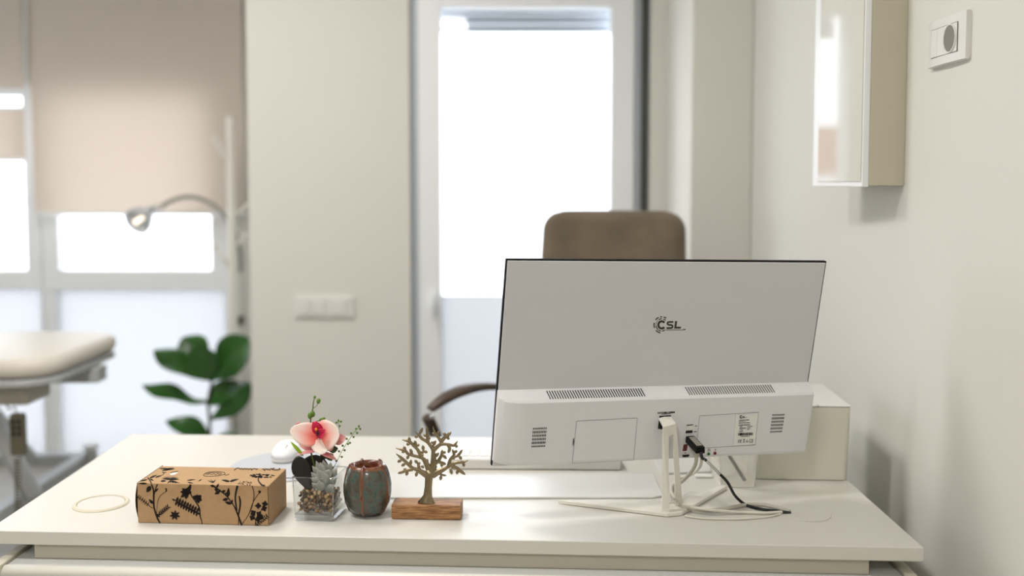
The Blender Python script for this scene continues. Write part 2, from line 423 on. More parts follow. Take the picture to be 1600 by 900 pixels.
# ------------------------------------------------------------------ roller blinds
YBl = YW - .09
def blind(label, px0, px1, zb, gap=None):
    x0, x1 = at(px0, 200, YBl).x, at(px1, 200, YBl).x
    t = thing('roller_blind', label, 'blind', ((x0 + x1) / 2, YBl, zb), 'roller blinds at the windows')
    F = fabric_blind('beige_blind_fabric', '#ece5db', '#d3c8be', .5)
    segs = [(zb + .012, 2.56)] if not gap else [(zb + .012, gap[0]), (gap[1], 2.56)]
    for a, b in segs:
        bm = BM(); vs = [bm.verts.new((x, YBl, z)) for x, z in ((x0, a), (x1, a), (x1, b), (x0, b))]; bm.faces.new(vs)
        newobj('fabric', bm, F, t, solid=.0008)
    if gap:
        bm = BM(); box(bm, x0, x1, YBl - .002, YBl + .002, gap[0] - .012, gap[0] + .002); box(bm, x0, x1, YBl - .002, YBl + .002, gap[1], gap[1] + .01)
        box(bm, x0, x0 + .01, YBl - .002, YBl + .002, gap[0], gap[1]); box(bm, x1 - .01, x1, YBl - .002, YBl + .002, gap[0], gap[1])
        newobj('gap_frame', bm, M['frame'], t)
    bm = BM(); box(bm, x0, x1, YBl - .006, YBl + .006, zb, zb + .014); newobj('bottom_bar', bm, M['frame'], t, bevel=.003)
    bm = BM(); tube(bm, [(x0 - .01, YBl, 2.58), (x1 + .01, YBl, 2.58)], .025, 16); newobj('roller', bm, M['frame'], t, smooth=True)
    for a_ in (x0 - .012, x1 + .006):
        bm = BM(); box(bm, a_, a_ + .006, YBl - .03, YW, 2.55, 2.61); newobj('bracket', bm, M['frame'], t)
blind('wide beige roller blind lowered over the right window', 50, 380, at(200, 336, YBl).z)
blind('beige roller blind with a light gap, cut by the left edge', -190, 39, at(20, 252, YBl).z, (at(20, 167, YBl).z, at(20, 142, YBl).z))
# pull chain between the blinds
bm = BM(); tube(bm, smooth_pts([at(39, -30, YBl - .02), at(40, 90, YBl - .02), at(43, 200, YBl - .02), at(48, 320, YBl - .02)]), .0035, 6)
for k in range(30):
    p = at(39, -30, YBl - .02).lerp(at(40, 90, YBl - .02), k / 29); ball(bm, p, .006, 1)
o = newobj('blind_chain', bm, M['frame'], smooth=True)
tag(ctr(o), 'thin white pull chain hanging between the two roller blinds', 'chain')

# ------------------------------------------------------------------ switch plate on the pier
t = thing('light_switch', 'wide white double light switch plate on the wall left of the door', 'switch', tuple(at(506, 480, YB)))
a, b = at(460, 496, YB), at(553, 461, YB)
bm = BM(); box(bm, a.x, b.x, YB - .012, YB, a.z, b.z); newobj('plate', bm, M['white_plastic'], t, bevel=.004)
w = b.x - a.x
for lo, hi in ((.08, .29), (.30, .52), (.60, .88)):
    bm = BM(); box(bm, a.x + lo * w, a.x + hi * w, YB - .018, YB - .0125, a.z + .014, b.z - .014)
    newobj('rocker', bm, M['white_plastic'], t, bevel=.003)

# ------------------------------------------------------------------ wall outlet on the right wall
t = thing('wall_outlet', 'white multi-module wall outlet with one round socket high on the right wall', 'outlet', tuple(onx(1488, 60, XR)))
p0 = onx(1457, 39, XR); p1 = onx(1519, 13, XR); p2 = onx(1459, 108, XR); p3 = onx(1517, 91, XR)
y0, y1 = (p1.y + p3.y) / 2, (p0.y + p2.y) / 2
z0, z1 = (p2.z + p3.z) / 2, (p0.z + p1.z) / 2
def outl(bm, pts, x0, x1): prism(bm, [(x0, a, b) for a, b in pts], Vector((x1 - x0, 0, 0)))
bm = BM(); n = 10; rows = []
pts = rrect(y0, y1, z0, z1, .004, 3)
outl(bm, pts, XR - .003, XR)
# bowed front: arched section along y
cols = []
for i in range(n + 1):
    u = i / n; y = y0 + (y1 - y0) * u; h = .0095 + .0035 * math.sin(PI * u) ** .6
    cols.append([bm.verts.new((XR - x, y, z)) for x, z in ((.003, z0), (h, z0 + .001), (h, z1 - .001), (.003, z1))])
for i in range(n):
    for k in range(3): bm.faces.new((cols[i][k], cols[i + 1][k], cols[i + 1][k + 1], cols[i][k + 1]))
bm.faces.new(cols[0]); bm.faces.new(cols[-1][::-1])
newobj('cover_plate', bm, M['white_plastic'], t)
iy0, iy1 = y0 + (y1 - y0) * .17, y0 + (y1 - y0) * .86; iz0, iz1 = z0 + .017, z1 - .017
XO = XR - .0136
bm = BM()
for a, b in ((iy0, iy0 + (iy1 - iy0) * .5), (iy0 + (iy1 - iy0) * .505, iy0 + (iy1 - iy0) * .75), (iy0 + (iy1 - iy0) * .755, iy1)):
    box(bm, XO, XO + .004, a + .0003, b - .0003, iz0, iz1)
newobj('module', bm, M['white_plastic'], t, bevel=.0005)
bm = BM()
for a, b, c, d in ((iy0 - .0008, iy1 + .0008, iz0 - .0008, iz0), (iy0 - .0008, iy1 + .0008, iz1, iz1 + .0008), (iy0 - .0008, iy0, iz0, iz1), (iy1, iy1 + .0008, iz0, iz1)): box(bm, XO + .0005, XO + .004, a, b, c, d)
newobj('seam', bm, M['slot2'], t)
sy = iy0 + (iy1 - iy0) * .25; sz = (iz0 + iz1) / 2; sr = (iz1 - iz0) * .50
bm = BM(); lathe(bm, [(sr, 0), (sr, .0022), (sr * .93, .0024), (sr * .9, .0002)], (XO, sy, sz), 32, (-1, 0, 0)); newobj('socket_rim', bm, M['white_plastic'], t, smooth=False)
bm = BM(); lathe(bm, [(sr * .9, 0), (sr * .9, .001)], (XO, sy, sz), 32, (-1, 0, 0)); newobj('socket_well', bm, mat('socket_well_shade', '#79746a', .5), t)  # darker grey stands in for shade inside the deep recess
# ------------------------------------------------------------------ wall cabinet
d_ = .086
cy0, cy1 = onx(1413, 288, XR).y, onx(1267, 291, XR - d_).y
cz0 = onx(1347, 290, XR - d_).z
t = thing('wall_cabinet', 'shallow white wall cabinet with a glossy front hanging on the right wall', 'cabinet', (XR, (cy0 + cy1) / 2, cz0))
tq = math.tan(math.radians(5.4))
def cab(bm, x0, x1, ya, yb, z0, z1):   # the front leans out a little towards the far side
    def X(x, y): return x - (y - cy0) * tq
    prism(bm, [(X(x0, ya), ya, z0), (x1 if x1 >= XR else X(x1, ya), ya, z0), (x1 if x1 >= XR else X(x1, yb), yb, z0), (X(x0, yb), yb, z0)], Vector((0, 0, z1 - z0)))
cy1 = cy0 + (cy1 - cy0) * .725
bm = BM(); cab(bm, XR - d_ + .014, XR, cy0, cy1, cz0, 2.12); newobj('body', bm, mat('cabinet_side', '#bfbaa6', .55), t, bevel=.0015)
bm = BM(); cab(bm, XR - d_, XR - d_ + .0138, cy0, cy1 + .004, cz0 - .003, 2.125); newobj('front_panel', bm, M['frame'], t, bevel=.002)
bm = BM(); cab(bm, XR - d_ - .002, XR - d_ - .0002, cy0 + .003, cy1 - .030, cz0 + .008, 2.11); newobj('gloss_face', bm, mat('glossy_face', '#cfcdc4', .04, spec=.45), t, bevel=.0008)

# ------------------------------------------------------------------ desk
ZT = .74; ZL = .688
FL, FR_, BL, BR_ = on(-21, 829, ZT), on(1444, 856, ZT), on(205.6, 678, ZT), on(1248, 688, ZT)
desk = thing('desk', 'long white desk with a satin top across the whole lower picture', 'desk', ((FL.x + FR_.x) / 2, 2.0, 0))
def quad(x0, x1, inf, inb, z0, z1):
    """slab between the slanted front and back edges of the desk"""
    def fy(x): return FL.y + (FR_.y - FL.y) * (x - FL.x) / (FR_.x - FL.x) + inf
    def by(x): return BL.y + (BR_.y - BL.y) * (x - BL.x) / (BR_.x - BL.x) - inb
    return [(x0, fy(x0), z0), (x1, fy(x1), z0), (x1, by(x1), z0), (x0, by(x0), z0)], Vector((0, 0, z1 - z0)), fy, by
p, d, fy, by = quad(FL.x, FR_.x, 0, 0, ZT - .024, ZT)
bm = BM(); prism(bm, p, d); newobj('tabletop', bm, M['desk'], desk, bevel=.0016, seg=3)
ia = (fy(0) - 0) * 0
sp = on(54, 872, ZL); inf_ = sp.y - fy(sp.x); xr_ = on(1355, 895, ZL).x
p, d, _, _ = quad(sp.x, xr_, inf_, .05, ZL, ZT - .0242); bm = BM(); prism(bm, p, d); newobj('spacer_panel', bm, M['deskedge'], desk, bevel=.001)
xl, xr2 = on(6, 885, ZL).x, on(1405, 893, ZL).x
lip = on(120, 886, ZL).y - fy(on(120, 886, ZL).x)
p, d, fy2, by2 = quad(xl, xr2, lip, .03, ZL - .02, ZL - .0004); bm = BM(); prism(bm, p, d); newobj('lower_board', bm, M['deskgloss'], desk, bevel=.002)
bm = BM(); tube(bm, [(xl, fy2(xl) - .001, ZL - .011), (xr2, fy2(xr2) - .001, ZL - .011)], .0125, 16); newobj('front_lip', bm, M['metalwhite'], desk, smooth=True)
for s, x in ((-1, xl), (1, xr2)):
    bm = BM(); box(bm, min(x, x + s * .019), max(x, x + s * .019), fy2(x) - .012, by2(x), 0.0, ZL + .006); newobj('side_panel', bm, M['deskedge'], desk, bevel=.002)
bm = BM(); prism(bm, [(xl + .001, fy2(xl) + .02, .05), (xr2 - .001, fy2(xr2) + .02, .05), (xr2 - .001, fy2(xr2) + .038, .05), (xl + .001, fy2(xl) + .038, .05)], Vector((0, 0, ZL - .0705)))
newobj('modesty_panel', bm, M['deskedge'], desk)
# cable outlets in the top
c = on(158, 787.5, ZT); r = (on(200, 787, ZT).x - on(116, 787, ZT).x) / 2
bm = BM(); lathe(bm, [(r, 0), (r, .0012), (r * .95, .0038), (r * .86, .0038), (r * .83, .0004)], (c.x, c.y, ZT), 48); newobj('cable_outlet', bm, mat('cream_plastic', '#cdc5b2', .5), desk, smooth=False)
bm = BM(); lathe(bm, [(r * .825, .0006), (r * .825, .0024), (r * .3, .0024)], (c.x, c.y, ZT), 48); newobj('outlet_lid', bm, M['desk'], desk)
c2 = on(1261, 803.5, ZT); r2 = .042
bm = BM(); pts = []
for k in range(64):
    a = 2 * PI * k / 64; rr = r2
    da = (a - PI * .93 + PI) % (2 * PI) - PI
    if abs(da) < .28: rr = r2 * .70
    pts.append((c2.x + rr * math.cos(a), c2.y + rr * math.sin(a), ZT))
prism(bm, pts, Vector((0, 0, .0018))); newobj('cable_outlet', bm, M['desk'], desk, bevel=.0007)

# ------------------------------------------------------------------ all-in-one computer seen from the back
Rm = Matrix(((.96834638, -.23913284, .07155957), (.24827234, .9523704, -.17706348), (-.02580953, .18922504, .98159449)))
MO = Vector((.27256746, 1.79338757, -.32583314 + 1.348)); MW, MH = .612, .3833
MM = Matrix.Translation(MO) @ Rm.to_4x4()
nrm = -Rm.col[1].copy()            # out of the back, towards the camera
U, V_ = Rm.col[0].copy(), Rm.col[2].copy()
mon = thing('computer_monitor', 'large silver white all-in-one computer seen from behind on a slim stand', 'monitor', None, mtx=MM)
def ml(u, dn, v): return MM @ Vector((u, -dn, v))          # local place: dn out of the back
def mp(px, py, dn):                                       # picture point on the plane dn
    q = MM.inverted() @ onp(px, py, MO + nrm * dn, nrm); return q.x, q.z
def mT(px, py, dn): return onp(px, py, MO + nrm * dn, nrm)
def mbox(bm, u0, u1, d0, d1, v0, v1): box(bm, u0, u1, -d1, -d0, v0, v1, MM)
bm = BM(); mbox(bm, -MW / 2, MW / 2, -.008, -.0005, -MH / 2, MH / 2); newobj('bezel', bm, M['black'], mon, bevel=.0015)
bm = BM(); mbox(bm, -MW / 2 + .005, MW / 2 - .005, -.0088, -.0081, -MH / 2 + .02, MH / 2 - .005); newobj('screen', bm, M['screen'], mon)
bm = BM(); mbox(bm, -MW / 2 + .0025, MW / 2 - .0036, -.0004, .0022, -MH / 2, MH / 2 - .0025); newobj('back_cover', bm, M['mon'], mon, bevel=.001)
DC = .027
vt0 = (mp(778, 610, .002)[1] + mp(1262, 596, .002)[1]) / 2      # where the chin leaves the cover
vt1 = (mp(850, 633, DC)[1] + mp(1250, 613, DC)[1]) / 2
vb = (mp(860, 731, DC)[1] + mp(1210, 709, DC)[1]) / 2
bm = BM()
prof = [(.0021, vt0), (.005, vt0 - .0005), (DC - .003, vt1 + .003), (DC, vt1 - .001), (DC + .001, (vt1 + vb) / 2), (DC, vb + .008), (DC - .003, vb + .002), (DC - .008, vb), (-.006, vb)]
nU = 80; rings = []
for i in range(nU + 1):
    q_ = (1 - math.cos(PI * i / nU)) / 2; u = -MW / 2 + .001 + (MW - .002) * q_
    e = min(1, q_ / .09, (1 - q_ + .02) / .03); e = math.sin(e * PI / 2) ** .55 if e < 1 else 1
    rings.append([bm.verts.new(ml(u, (.0021 + (dn - .0021) * (.22 + .78 * e)) if dn > .0021 else dn, v if v > vb + .02 else v + (1 - e) * .004)) for dn, v in prof])
for i in range(nU):
    for k in range(len(prof) - 1): bm.faces.new((rings[i][k], rings[i + 1][k], rings[i + 1][k + 1], rings[i][k + 1]))
bm.faces.new(rings[0]); bm.faces.new(rings[-1][::-1])
bmesh.ops.recalc_face_normals(bm, faces=bm.faces[:])
for e in bm.edges:
    if len(e.link_faces) == 2 and e.calc_face_angle(0) > .35: e.smooth = False
newobj('chin_housing', bm, M['mon2'], mon, smooth=True)
# vents on the slanted part of the housing
def wedge(u, s, lift=.0004):      # s 0 top .. 1 bottom of the slant
    return ml(u, .005 + (DC - .008) * s + lift * .8, (vt0 - .0005) + (vt1 + .003 - vt0) * s + lift)
def vent(pxa, pxb, n, m, tilt):
    ua, ub = mp(pxa, 620, .018)[0], mp(pxb, 610, .018)[0]
    bm = BM(); wd = (ub - ua) / n * .42
    for k in range(n):
        u = ua + (ub - ua) * (k + .5) / n
        q = [wedge(u - wd / 2, .12), wedge(u + wd / 2, .12), wedge(u + wd / 2 + tilt, .9), wedge(u - wd / 2 + tilt, .9)]
        prism(bm, q, nrm * .0004)
    newobj('vent_slots', bm, m, mon)
vent(854, 1006, 38, M['slot'], .004); vent(1071, 1208, 36, M['slot2'], .004)
# speaker grilles
th = nrm * .0004
fm = lambda x, y: mT(x, y, DC + .0012)
def grille(cx, cy, m):
    bm = BM()
    u, v = mp(cx, cy, DC)
    for r in range(6):
        hgt = .0042 if r not in (0, 5) else .0030
        for k in range(9):
            x = u + (k - 4) * .0029 + .0006 * (2.5 - r) * 0; y = v + (2.5 - r) * .0068
            prism(bm, [ml(x - .0008, DC + .001, y - hgt / 2), ml(x + .0008, DC + .001, y - hgt / 2), ml(x + .0008, DC + .001, y + hgt / 2), ml(x - .0008, DC + .001, y + hgt / 2)], th)
    newobj('speaker_grille', bm, m, mon)
grille(842, 683, M['slot']); grille(1214, 661, M['slot2'])
# service cover outlines, seam shadow drawn as grey ribbons
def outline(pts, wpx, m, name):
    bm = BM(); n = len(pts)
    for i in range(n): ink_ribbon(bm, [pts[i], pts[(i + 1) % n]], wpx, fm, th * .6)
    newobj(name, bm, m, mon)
outline([(901, 658), (996, 653), (990, 719), (894, 724)], .45, M['seam'], 'cover_seam_shadow')
outline([(1093, 650), (1185, 644), (1180, 695), (1088, 701)], .4, M['seam'], 'cover_seam_shadow')
bm = BM(); ink_leaf(bm, (896.5, 684), (895.2, 698), 2.2, fm, th); newobj('cover_notch', bm, M['slot2'], mon)
# logo on the back cover
fl = lambda x, y: mT(1010 + x / 18, 480 + y / 18, .0023)
bm = BM(); tl = nrm * .0004
def arc(cx, cy, rx, ry, a0, a1, w, n=6):
    ink_ribbon(bm, [(cx + rx * math.cos(math.radians(a0 + (a1 - a0) * i / n)), cy - ry * math.sin(math.radians(a0 + (a1 - a0) * i / n))) for i in range(n + 1)], w, fl, tl, 2)
arc(430, 497, 95, 100, 38, 320, 58, 14)
for a0, a1 in ((55, 75), (88, 101), (113, 143), (165, 202), (222, 260)): arc(430, 497, 218, 228, a0, a1, 30, 4)
for a0, a1, w in ((48, 72, 26), (92, 118, 26), (118, 190, 8), (190, 235, 26), (240, 262, 26), (272, 296, 26)): arc(430, 497, 163, 172, a0, a1, w, 5)
ink_ribbon(bm, [(755, 415), (640, 415), (600, 432), (592, 468), (625, 495), (700, 500), (732, 525), (725, 565), (690, 585), (565, 585)], 46, fl, tl)
ink_poly(bm, [(808, 390), (862, 390), (842, 548), (972, 548), (966, 600), (780, 600)], fl, tl)
ink_ribbon(bm, [(500, 638), (1030, 638)], 12, fl, tl, 2); ink_poly(bm, [(1040, 612), (1108, 612), (1098, 640), (1028, 640)], fl, tl)
newobj('brand_logo', bm, M['logoink'], mon)
# sticker with small print
fs_ = lambda x, y: mT(x, y, DC + .0018)
bm = BM(); ink_poly(bm, [(1150, 648.5), (1184.5, 646), (1179.5, 694), (1145.5, 696.5)], fm, th); newobj('sticker', bm, M['label'], mon)
bm = BM()
def sk(x, y): # sticker-local crop coordinates
    return mT(1140 + x / 15, 640 + y / 15, DC + .0021)
tk = nrm * .0002
def words(x, y, runs, w, sl=-.045, ln=9):
    for a in runs:
        x2 = x + a; ink_ribbon(bm, [(x, y), ((x + x2) / 2, y + sl * a / 2), (x2, y + sl * a)], w, sk, tk, 1); x = x2 + 9; y += sl * (a + 9)
for k in range(6):
    a0 = 40 + k * 52; r = 30
    ink_ribbon(bm, [(270 + r * math.cos(math.radians(a0 + q)), 170 - r * 1.2 * math.sin(math.radians(a0 + q))) for q in (0, 18, 36)], 9, sk, tk, 1)
ink_ribbon(bm, [(290, 150), (262, 150), (252, 170), (262, 192), (288, 190)], 13, sk, tk)
ink_ribbon(bm, [(335, 158), (312, 158), (308, 170), (330, 178), (328, 192), (305, 192)], 11, sk, tk, 2)
ink_ribbon(bm, [(352, 155), (347, 190), (375, 188)], 11, sk, tk, 1); ink_poly(bm, [(390, 182), (405, 181), (403, 190), (388, 191)], sk, tk)
words(225, 250, [22, 95, 18, 70], 15); words(225, 285, [80, 18, 30], 9); words(215, 318, [45, 105, 90], 12); words(210, 366, [25, 80, 90, 40], 17)
words(238, 405, [60], 12); words(415, 396, [18, 30, 26, 20], 14); words(232, 440, [150], 14); words(412, 433, [80], 12)
words(228, 478, [22, 48], 12); words(405, 468, [55], 12); words(222, 515, [95], 12)
x = 200; random.seed(3)
while x < 545:
    w = random.choice((5, 5, 9, 14, 20)); y = 548 - (x - 200) * .03
    ink_poly(bm, [(x + 6, y), (x + 6 + w, y), (x + w, y + 62), (x, y + 62)], sk, tk); x += w + random.choice((4, 5, 9, 13))
words(258, 632, [205], 10)
# CE mark and symbols
for cx in (225, 270): ink_ribbon(bm, [(cx + 14, 712), (cx - 8, 715), (cx - 20, 742), (cx - 10, 768), (cx + 8, 770)], 11, sk, tk)
ink_ribbon(bm, [(258, 742), (275, 741)], 9, sk, tk, 1)
ink_ribbon(bm, [(315, 690), (355, 730)], 9, sk, tk, 1); ink_ribbon(bm, [(355, 690), (318, 730)], 9, sk, tk, 1); ink_ribbon(bm, [(312, 762), (355, 758)], 16, sk, tk, 1)
for q in ([(385, 760), (412, 706), (438, 757), (385, 760)],): ink_ribbon(bm, q, 9, sk, tk, 1)
for q in ([(475, 700), (545, 697)], [(545, 697), (540, 770)], [(540, 770), (470, 772)], [(470, 772), (475, 700)], [(500, 755), (535, 715)]): ink_ribbon(bm, q, 7, sk, tk, 1)
newobj('sticker_print', bm, M['ink'], mon)
# little bar code above the stand slot
bm = BM(); x = 80; random.seed(5)
sb = lambda x, y: mT(1020 + x / 10, 630 + y / 10, DC + .0014)
while x < 330:
    w = random.choice((5, 8, 14, 20)); y = 142 - (x - 80) * .05
    ink_poly(bm, [(x, y), (x + w, y), (x + w - 2, y + 24), (x - 2, y + 24)], sb, tk); x += w + random.choice((4, 6, 10))
ink_ribbon(bm, [(130, 172), (275, 165)], 7, sb, tk, 1)
newobj('bar_code', bm, M['ink'], mon)
# stand slot
bm = BM(); ink_poly(bm, [(102, 198), (284, 188), (276, 420), (80, 398)], sb, tk * 3); newobj('stand_slot', bm, M['slot'], mon)
# ports
def port(name, pts, m, lift=.0012):
    bm = BM(); prism(bm, [mT(1020 + x / 10, 630 + y / 10, DC + lift) for x, y in pts], th); newobj(name, bm, m, mon)
port('usb_port', [(530, 338), (630, 330), (628, 344), (528, 352)], M['slot2'])
port('usb_port', [(525, 358), (628, 350), (622, 412), (518, 416)], M['label'])
port('usb_port', [(518, 430), (622, 422), (616, 464), (512, 470)], M['slot'])
port('red_port', [(482, 645), (545, 640), (530, 742), (464, 748)], M['red_plug'])
port('display_port', [(460, 808), (572, 800), (568, 822), (550, 838), (475, 842), (460, 828)], M['slot'])
bm = BM()
for q in ([(640, 445), (690, 442)], [(660, 358), (690, 355)], [(495, 778), (520, 776)]): ink_ribbon(bm, q, 9, sb, tk, 1)
ink_ribbon(bm, [(866, 752), (866, 728), (880, 720), (894, 728), (896, 750)], 6, sb, tk, 3); ink_ribbon(bm, [(982, 715), (978, 742)], 9, sb, tk, 1)
newobj('port_symbols', bm, M['ink'], mon)
def jack(px, py, m):
    c = mT(px, py, DC + .001); bm = BM(); lathe(bm, [(.0030, 0), (.0030, .0014), (.0019, .0014), (.0019, .0006)], c, 20, nrm, True); newobj('audio_jack', bm, m, mon)
    bm = BM(); lathe(bm, [(.0017, 0), (.0017, .0012)], c, 14, nrm); newobj('jack_hole', bm, M['slot'], mon)
jack(1107, 709, M['green_port']); jack(1117, 708, M['red_port'])
bm = BM(); lathe(bm, [(.0018, 0), (.0018, .0006)], mT(1100, 710, DC + .001), 14, nrm); newobj('screw', bm, M['label'], mon)
# stand: folded plate with long slot, v-shaped foot
GZ = ZT + .0008
foot = [on(871.5, 787, GZ), on(1043, 808, GZ), on(1066, 805.5, GZ), on(1135, 765, GZ), on(1129, 762.5, GZ), on(1062, 787, GZ), on(1040, 789, GZ), on(960, 786, GZ)]
bm = BM(); prism(bm, foot, Vector((0, 0, .007))); newobj('stand_foot', bm, M['metalwhite'], mon, bevel=.0012)
ft = ZT + .0078
Lb = on(1040, 798, ft); Rb = on(1060, 793, ft)
Lb2 = (on(1035, 798.5, ft), on(1046, 800, ft)); Rb2 = (on(1056, 791, ft), on(1066.5, 790, ft))
# bend where the plate turns from the slot downwards
top_l, top_r = mT(1030.2, 649.6, DC), mT(1048.4, 649, DC)
DB = .030
bl_, br_ = mT(1036.6, 667, DC + DB), mT(1056.5, 662, DC + DB)
sl_, sr_ = mT(1044.5, 679, DC + DB), mT(1052.5, 679, DC + DB)
def thick(bm, q, n_, t_=.0042): prism(bm, q, n_ * t_)
bm = BM()
tn = (br_ - bl_).cross(top_l - bl_).normalized(); tn = tn if tn.z < 0 else -tn
thick(bm, [top_l - nrm * .02, top_r - nrm * .02, br_, bl_], tn)
fn = nrm * -1
# front sheet: two legs joined at the top
lt0, rt0 = bl_, br_
def lerp(a, b, t): return a + (b - a) * t
yA = .12
pl = lerp(lt0, Lb2[0], yA); pr = lerp(rt0, Rb2[1], yA); il = lerp(pl, pr, .38); ir = lerp(pl, pr, .74)
thick(bm, [lt0, rt0, pr, ir, il, pl], fn)
thick(bm, [pl, il, Lb2[1], Lb2[0]], fn); thick(bm, [ir, pr, Rb2[1], Rb2[0]], fn)
newobj('stand_neck', bm, M['metalwhite'], mon)
bm = BM(); tube(bm, [on(1044, 793, ft) + Vector((0, 0, .008)), on(1060, 789, ft) + Vector((0, 0, .008))], .0022, 8); newobj('stand_crossbar', bm, M['metalwhite'], mon)

# black adapter plugged in, with its cable
a0 = mT(1071.5, 681.5, DC + .002); a1 = mT(1084.5, 680.5, DC + .002); a2 = mT(1084.5, 690.5, DC + .002); a3 = mT(1070.5, 691, DC + .002)
ad = thing('power_adapter', 'small black adapter plug with a printed label stuck into the monitor', 'adapter', tuple(a3))
bm = BM(); prism(bm, [a0, a1, a2, a3], nrm * .048); newobj('body', bm, M['black'], ad, bevel=.0012)
up = V_ * .0006
bm = BM(); e1, e2 = lerp(a0, a1, .22) + nrm * .006 + up * .2, lerp(a0, a1, .85) + nrm * .006 + up * .2
prism(bm, [e1, e2, e2 + nrm * .035, e1 + nrm * .035], up * .5); newobj('label_sticker', bm, M['tablebox'], ad)
bm = BM()
for k in range(4):
    s = .2 + .2 * k; q0 = lerp(e1, e2, s) + up * .6
    for j in range(4): prism(bm, [q0 + nrm * (.003 + j * .008), q0 + U * .0007 + nrm * (.003 + j * .008), q0 + U * .0007 + nrm * (.008 + j * .008), q0 + nrm * (.008 + j * .008)], up * .2)
newobj('label_print', bm, M['ink'], ad)
# cables: picture track with distance from the camera along y
def track(pts, k=6): return smooth_pts([at(x, y, Y) if Y else on(x, y, ZT + .0032) for x, y, Y in pts], k)
ae = (a0 + a1 + a2 + a3) / 4 + nrm * .0485
bm = BM(); P = smooth_pts([ae + nrm * .0005 - V_ * .003, ae + nrm * .006 - V_ * .012 + U * .002, at(1103, 719, 1.77), at(1124, 740, 1.79), at(1137, 754, 1.80), at(1149, 775, 1.83), on(1166, 789, ZT + .004), on(1190, 795.5, ZT + .004), on(1215, 798.5, ZT + .0035), on(1236, 802, ZT - .004 + .006)], 7)
tube(bm, P, .0028, 8); o = newobj('black_cable', bm, M['cable_black'], smooth=True); ctr(o); tag(o, 'black cable running from the adapter down to the cable outlet', 'cable')
bm = BM(); q = [p for p in P]; i0 = min(range(len(q)), key=lambda i: (q[i] - at(1103, 719, 1.77)).length); i1 = min(range(len(q)), key=lambda i: (q[i] - at(1124, 740, 1.79)).length)
tube(bm, [p for p in q[i0:i1 + 1]], .0034, 8)
tg = newobj('cable_tag', bm, M['label'], smooth=True); tg.parent = o; tg.data.transform(Matrix.Translation(-o.location)); tg['label'] = 'white printed sleeve on the cable'
off = Vector((-.0006, -.0034, .0006))
bm = BM()
for dd in (-.0012, .0012): tube(bm, [p + Vector((dd, -.0033, dd * .6)) for p in q[i0:i1 + 1]], .0004, 5)
st = newobj('tag_stripe', bm, M['black']); st.parent = tg; st.data.transform(Matrix.Translation(-o.location))
pA = mT(1083, 701, DC + .001); pB = mT(1090, 700, DC + .001)
bm = BM(); tube(bm, smooth_pts([pA, pA + nrm * .014 - V_ * .003, at(1087, 724, 1.83), at(1080, 737, 1.86), at(1067, 751, 1.88), at(1056, 758, 1.88), at(1050.5, 768, 1.86), at(1050.5, 780, 1.85), on(1058, 788, ZT + .0085), on(1078, 794, ZT + .009), on(1104, 797.5, ZT + .007), on(1137, 794.5, ZT + .005), on(1163, 789, ZT + .004), on(1190, 788.5, ZT + .0035), on(1214, 793, ZT + .0035), on(1234, 799.5, ZT + .003)], 7), .0036, 10)
o = newobj('grey_cable', bm, M['cable_grey'], smooth=True); tag(ctr(o), 'thick grey cable looping behind the stand towards the cable outlet', 'cable')
bm = BM(); tube(bm, smooth_pts([pB, pB + nrm * .012 - V_ * .003, at(1096, 722, 1.83), at(1091, 733, 1.87), at(1081, 741, 1.90), at(1066, 746.5, 1.91), at(1056, 752, 1.89), at(1049, 764, 1.84), at(1053, 776, 1.80), on(1063, 786, ZT + .013), on(1080, 792, ZT + .012), on(1104, 796, ZT + .012), on(1135, 799, ZT + .0065), on(1165, 800.5, ZT + .0032), on(1195, 801.5, ZT + .0032), on(1222, 800, ZT + .003)], 7), .0028, 10)
o = newobj('pale_cable', bm, M['cable_light'], smooth=True); tag(ctr(o), 'thin pale cable looping through the stand over the grey one', 'cable')
bm = BM(); tube(bm, smooth_pts([on(1070, 806, ZT + .0025), on(1100, 810, ZT + .0025), on(1150, 811, ZT + .0025), on(1195, 808, ZT + .0025), on(1220, 803, ZT + .0025)], 7), .0016, 8)
o = newobj('thin_cable', bm, M['cable_light'], smooth=True); tag(ctr(o), 'very thin white cable lying nearest the desk front beside the stand foot', 'cable')

# ------------------------------------------------------------------ kraft gift box with printed flowers
A, B, C = on(215.5, 817, ZT), on(420.8, 822, ZT), on(448, 791.5, ZT)
D = A + (C - B)
hb = (at(213.3, 754, A.y).z + at(420.8, 759.5, B.y).z) / 2 - ZT - .0008
UPV = Vector((0, 0, 1))
bx = thing('gift_box', 'brown kraft cardboard box printed with black wild flowers on the desk', 'box', tuple((A + C) / 2))
z8 = Vector((0, 0, .0006))
bm = BM(); prism(bm, [A + z8, B + z8, C + z8, D + z8], UPV * hb); newobj('body', bm, M['kraft'], bx, bevel=.0012)
fb = ((C - B).cross(B - A)).normalized(); nf = (B - A).cross(UPV).normalized()   # front normal
nf = nf if nf.y < 0 else -nf
ex = (B - A).normalized(); ey = (C - B).normalized()
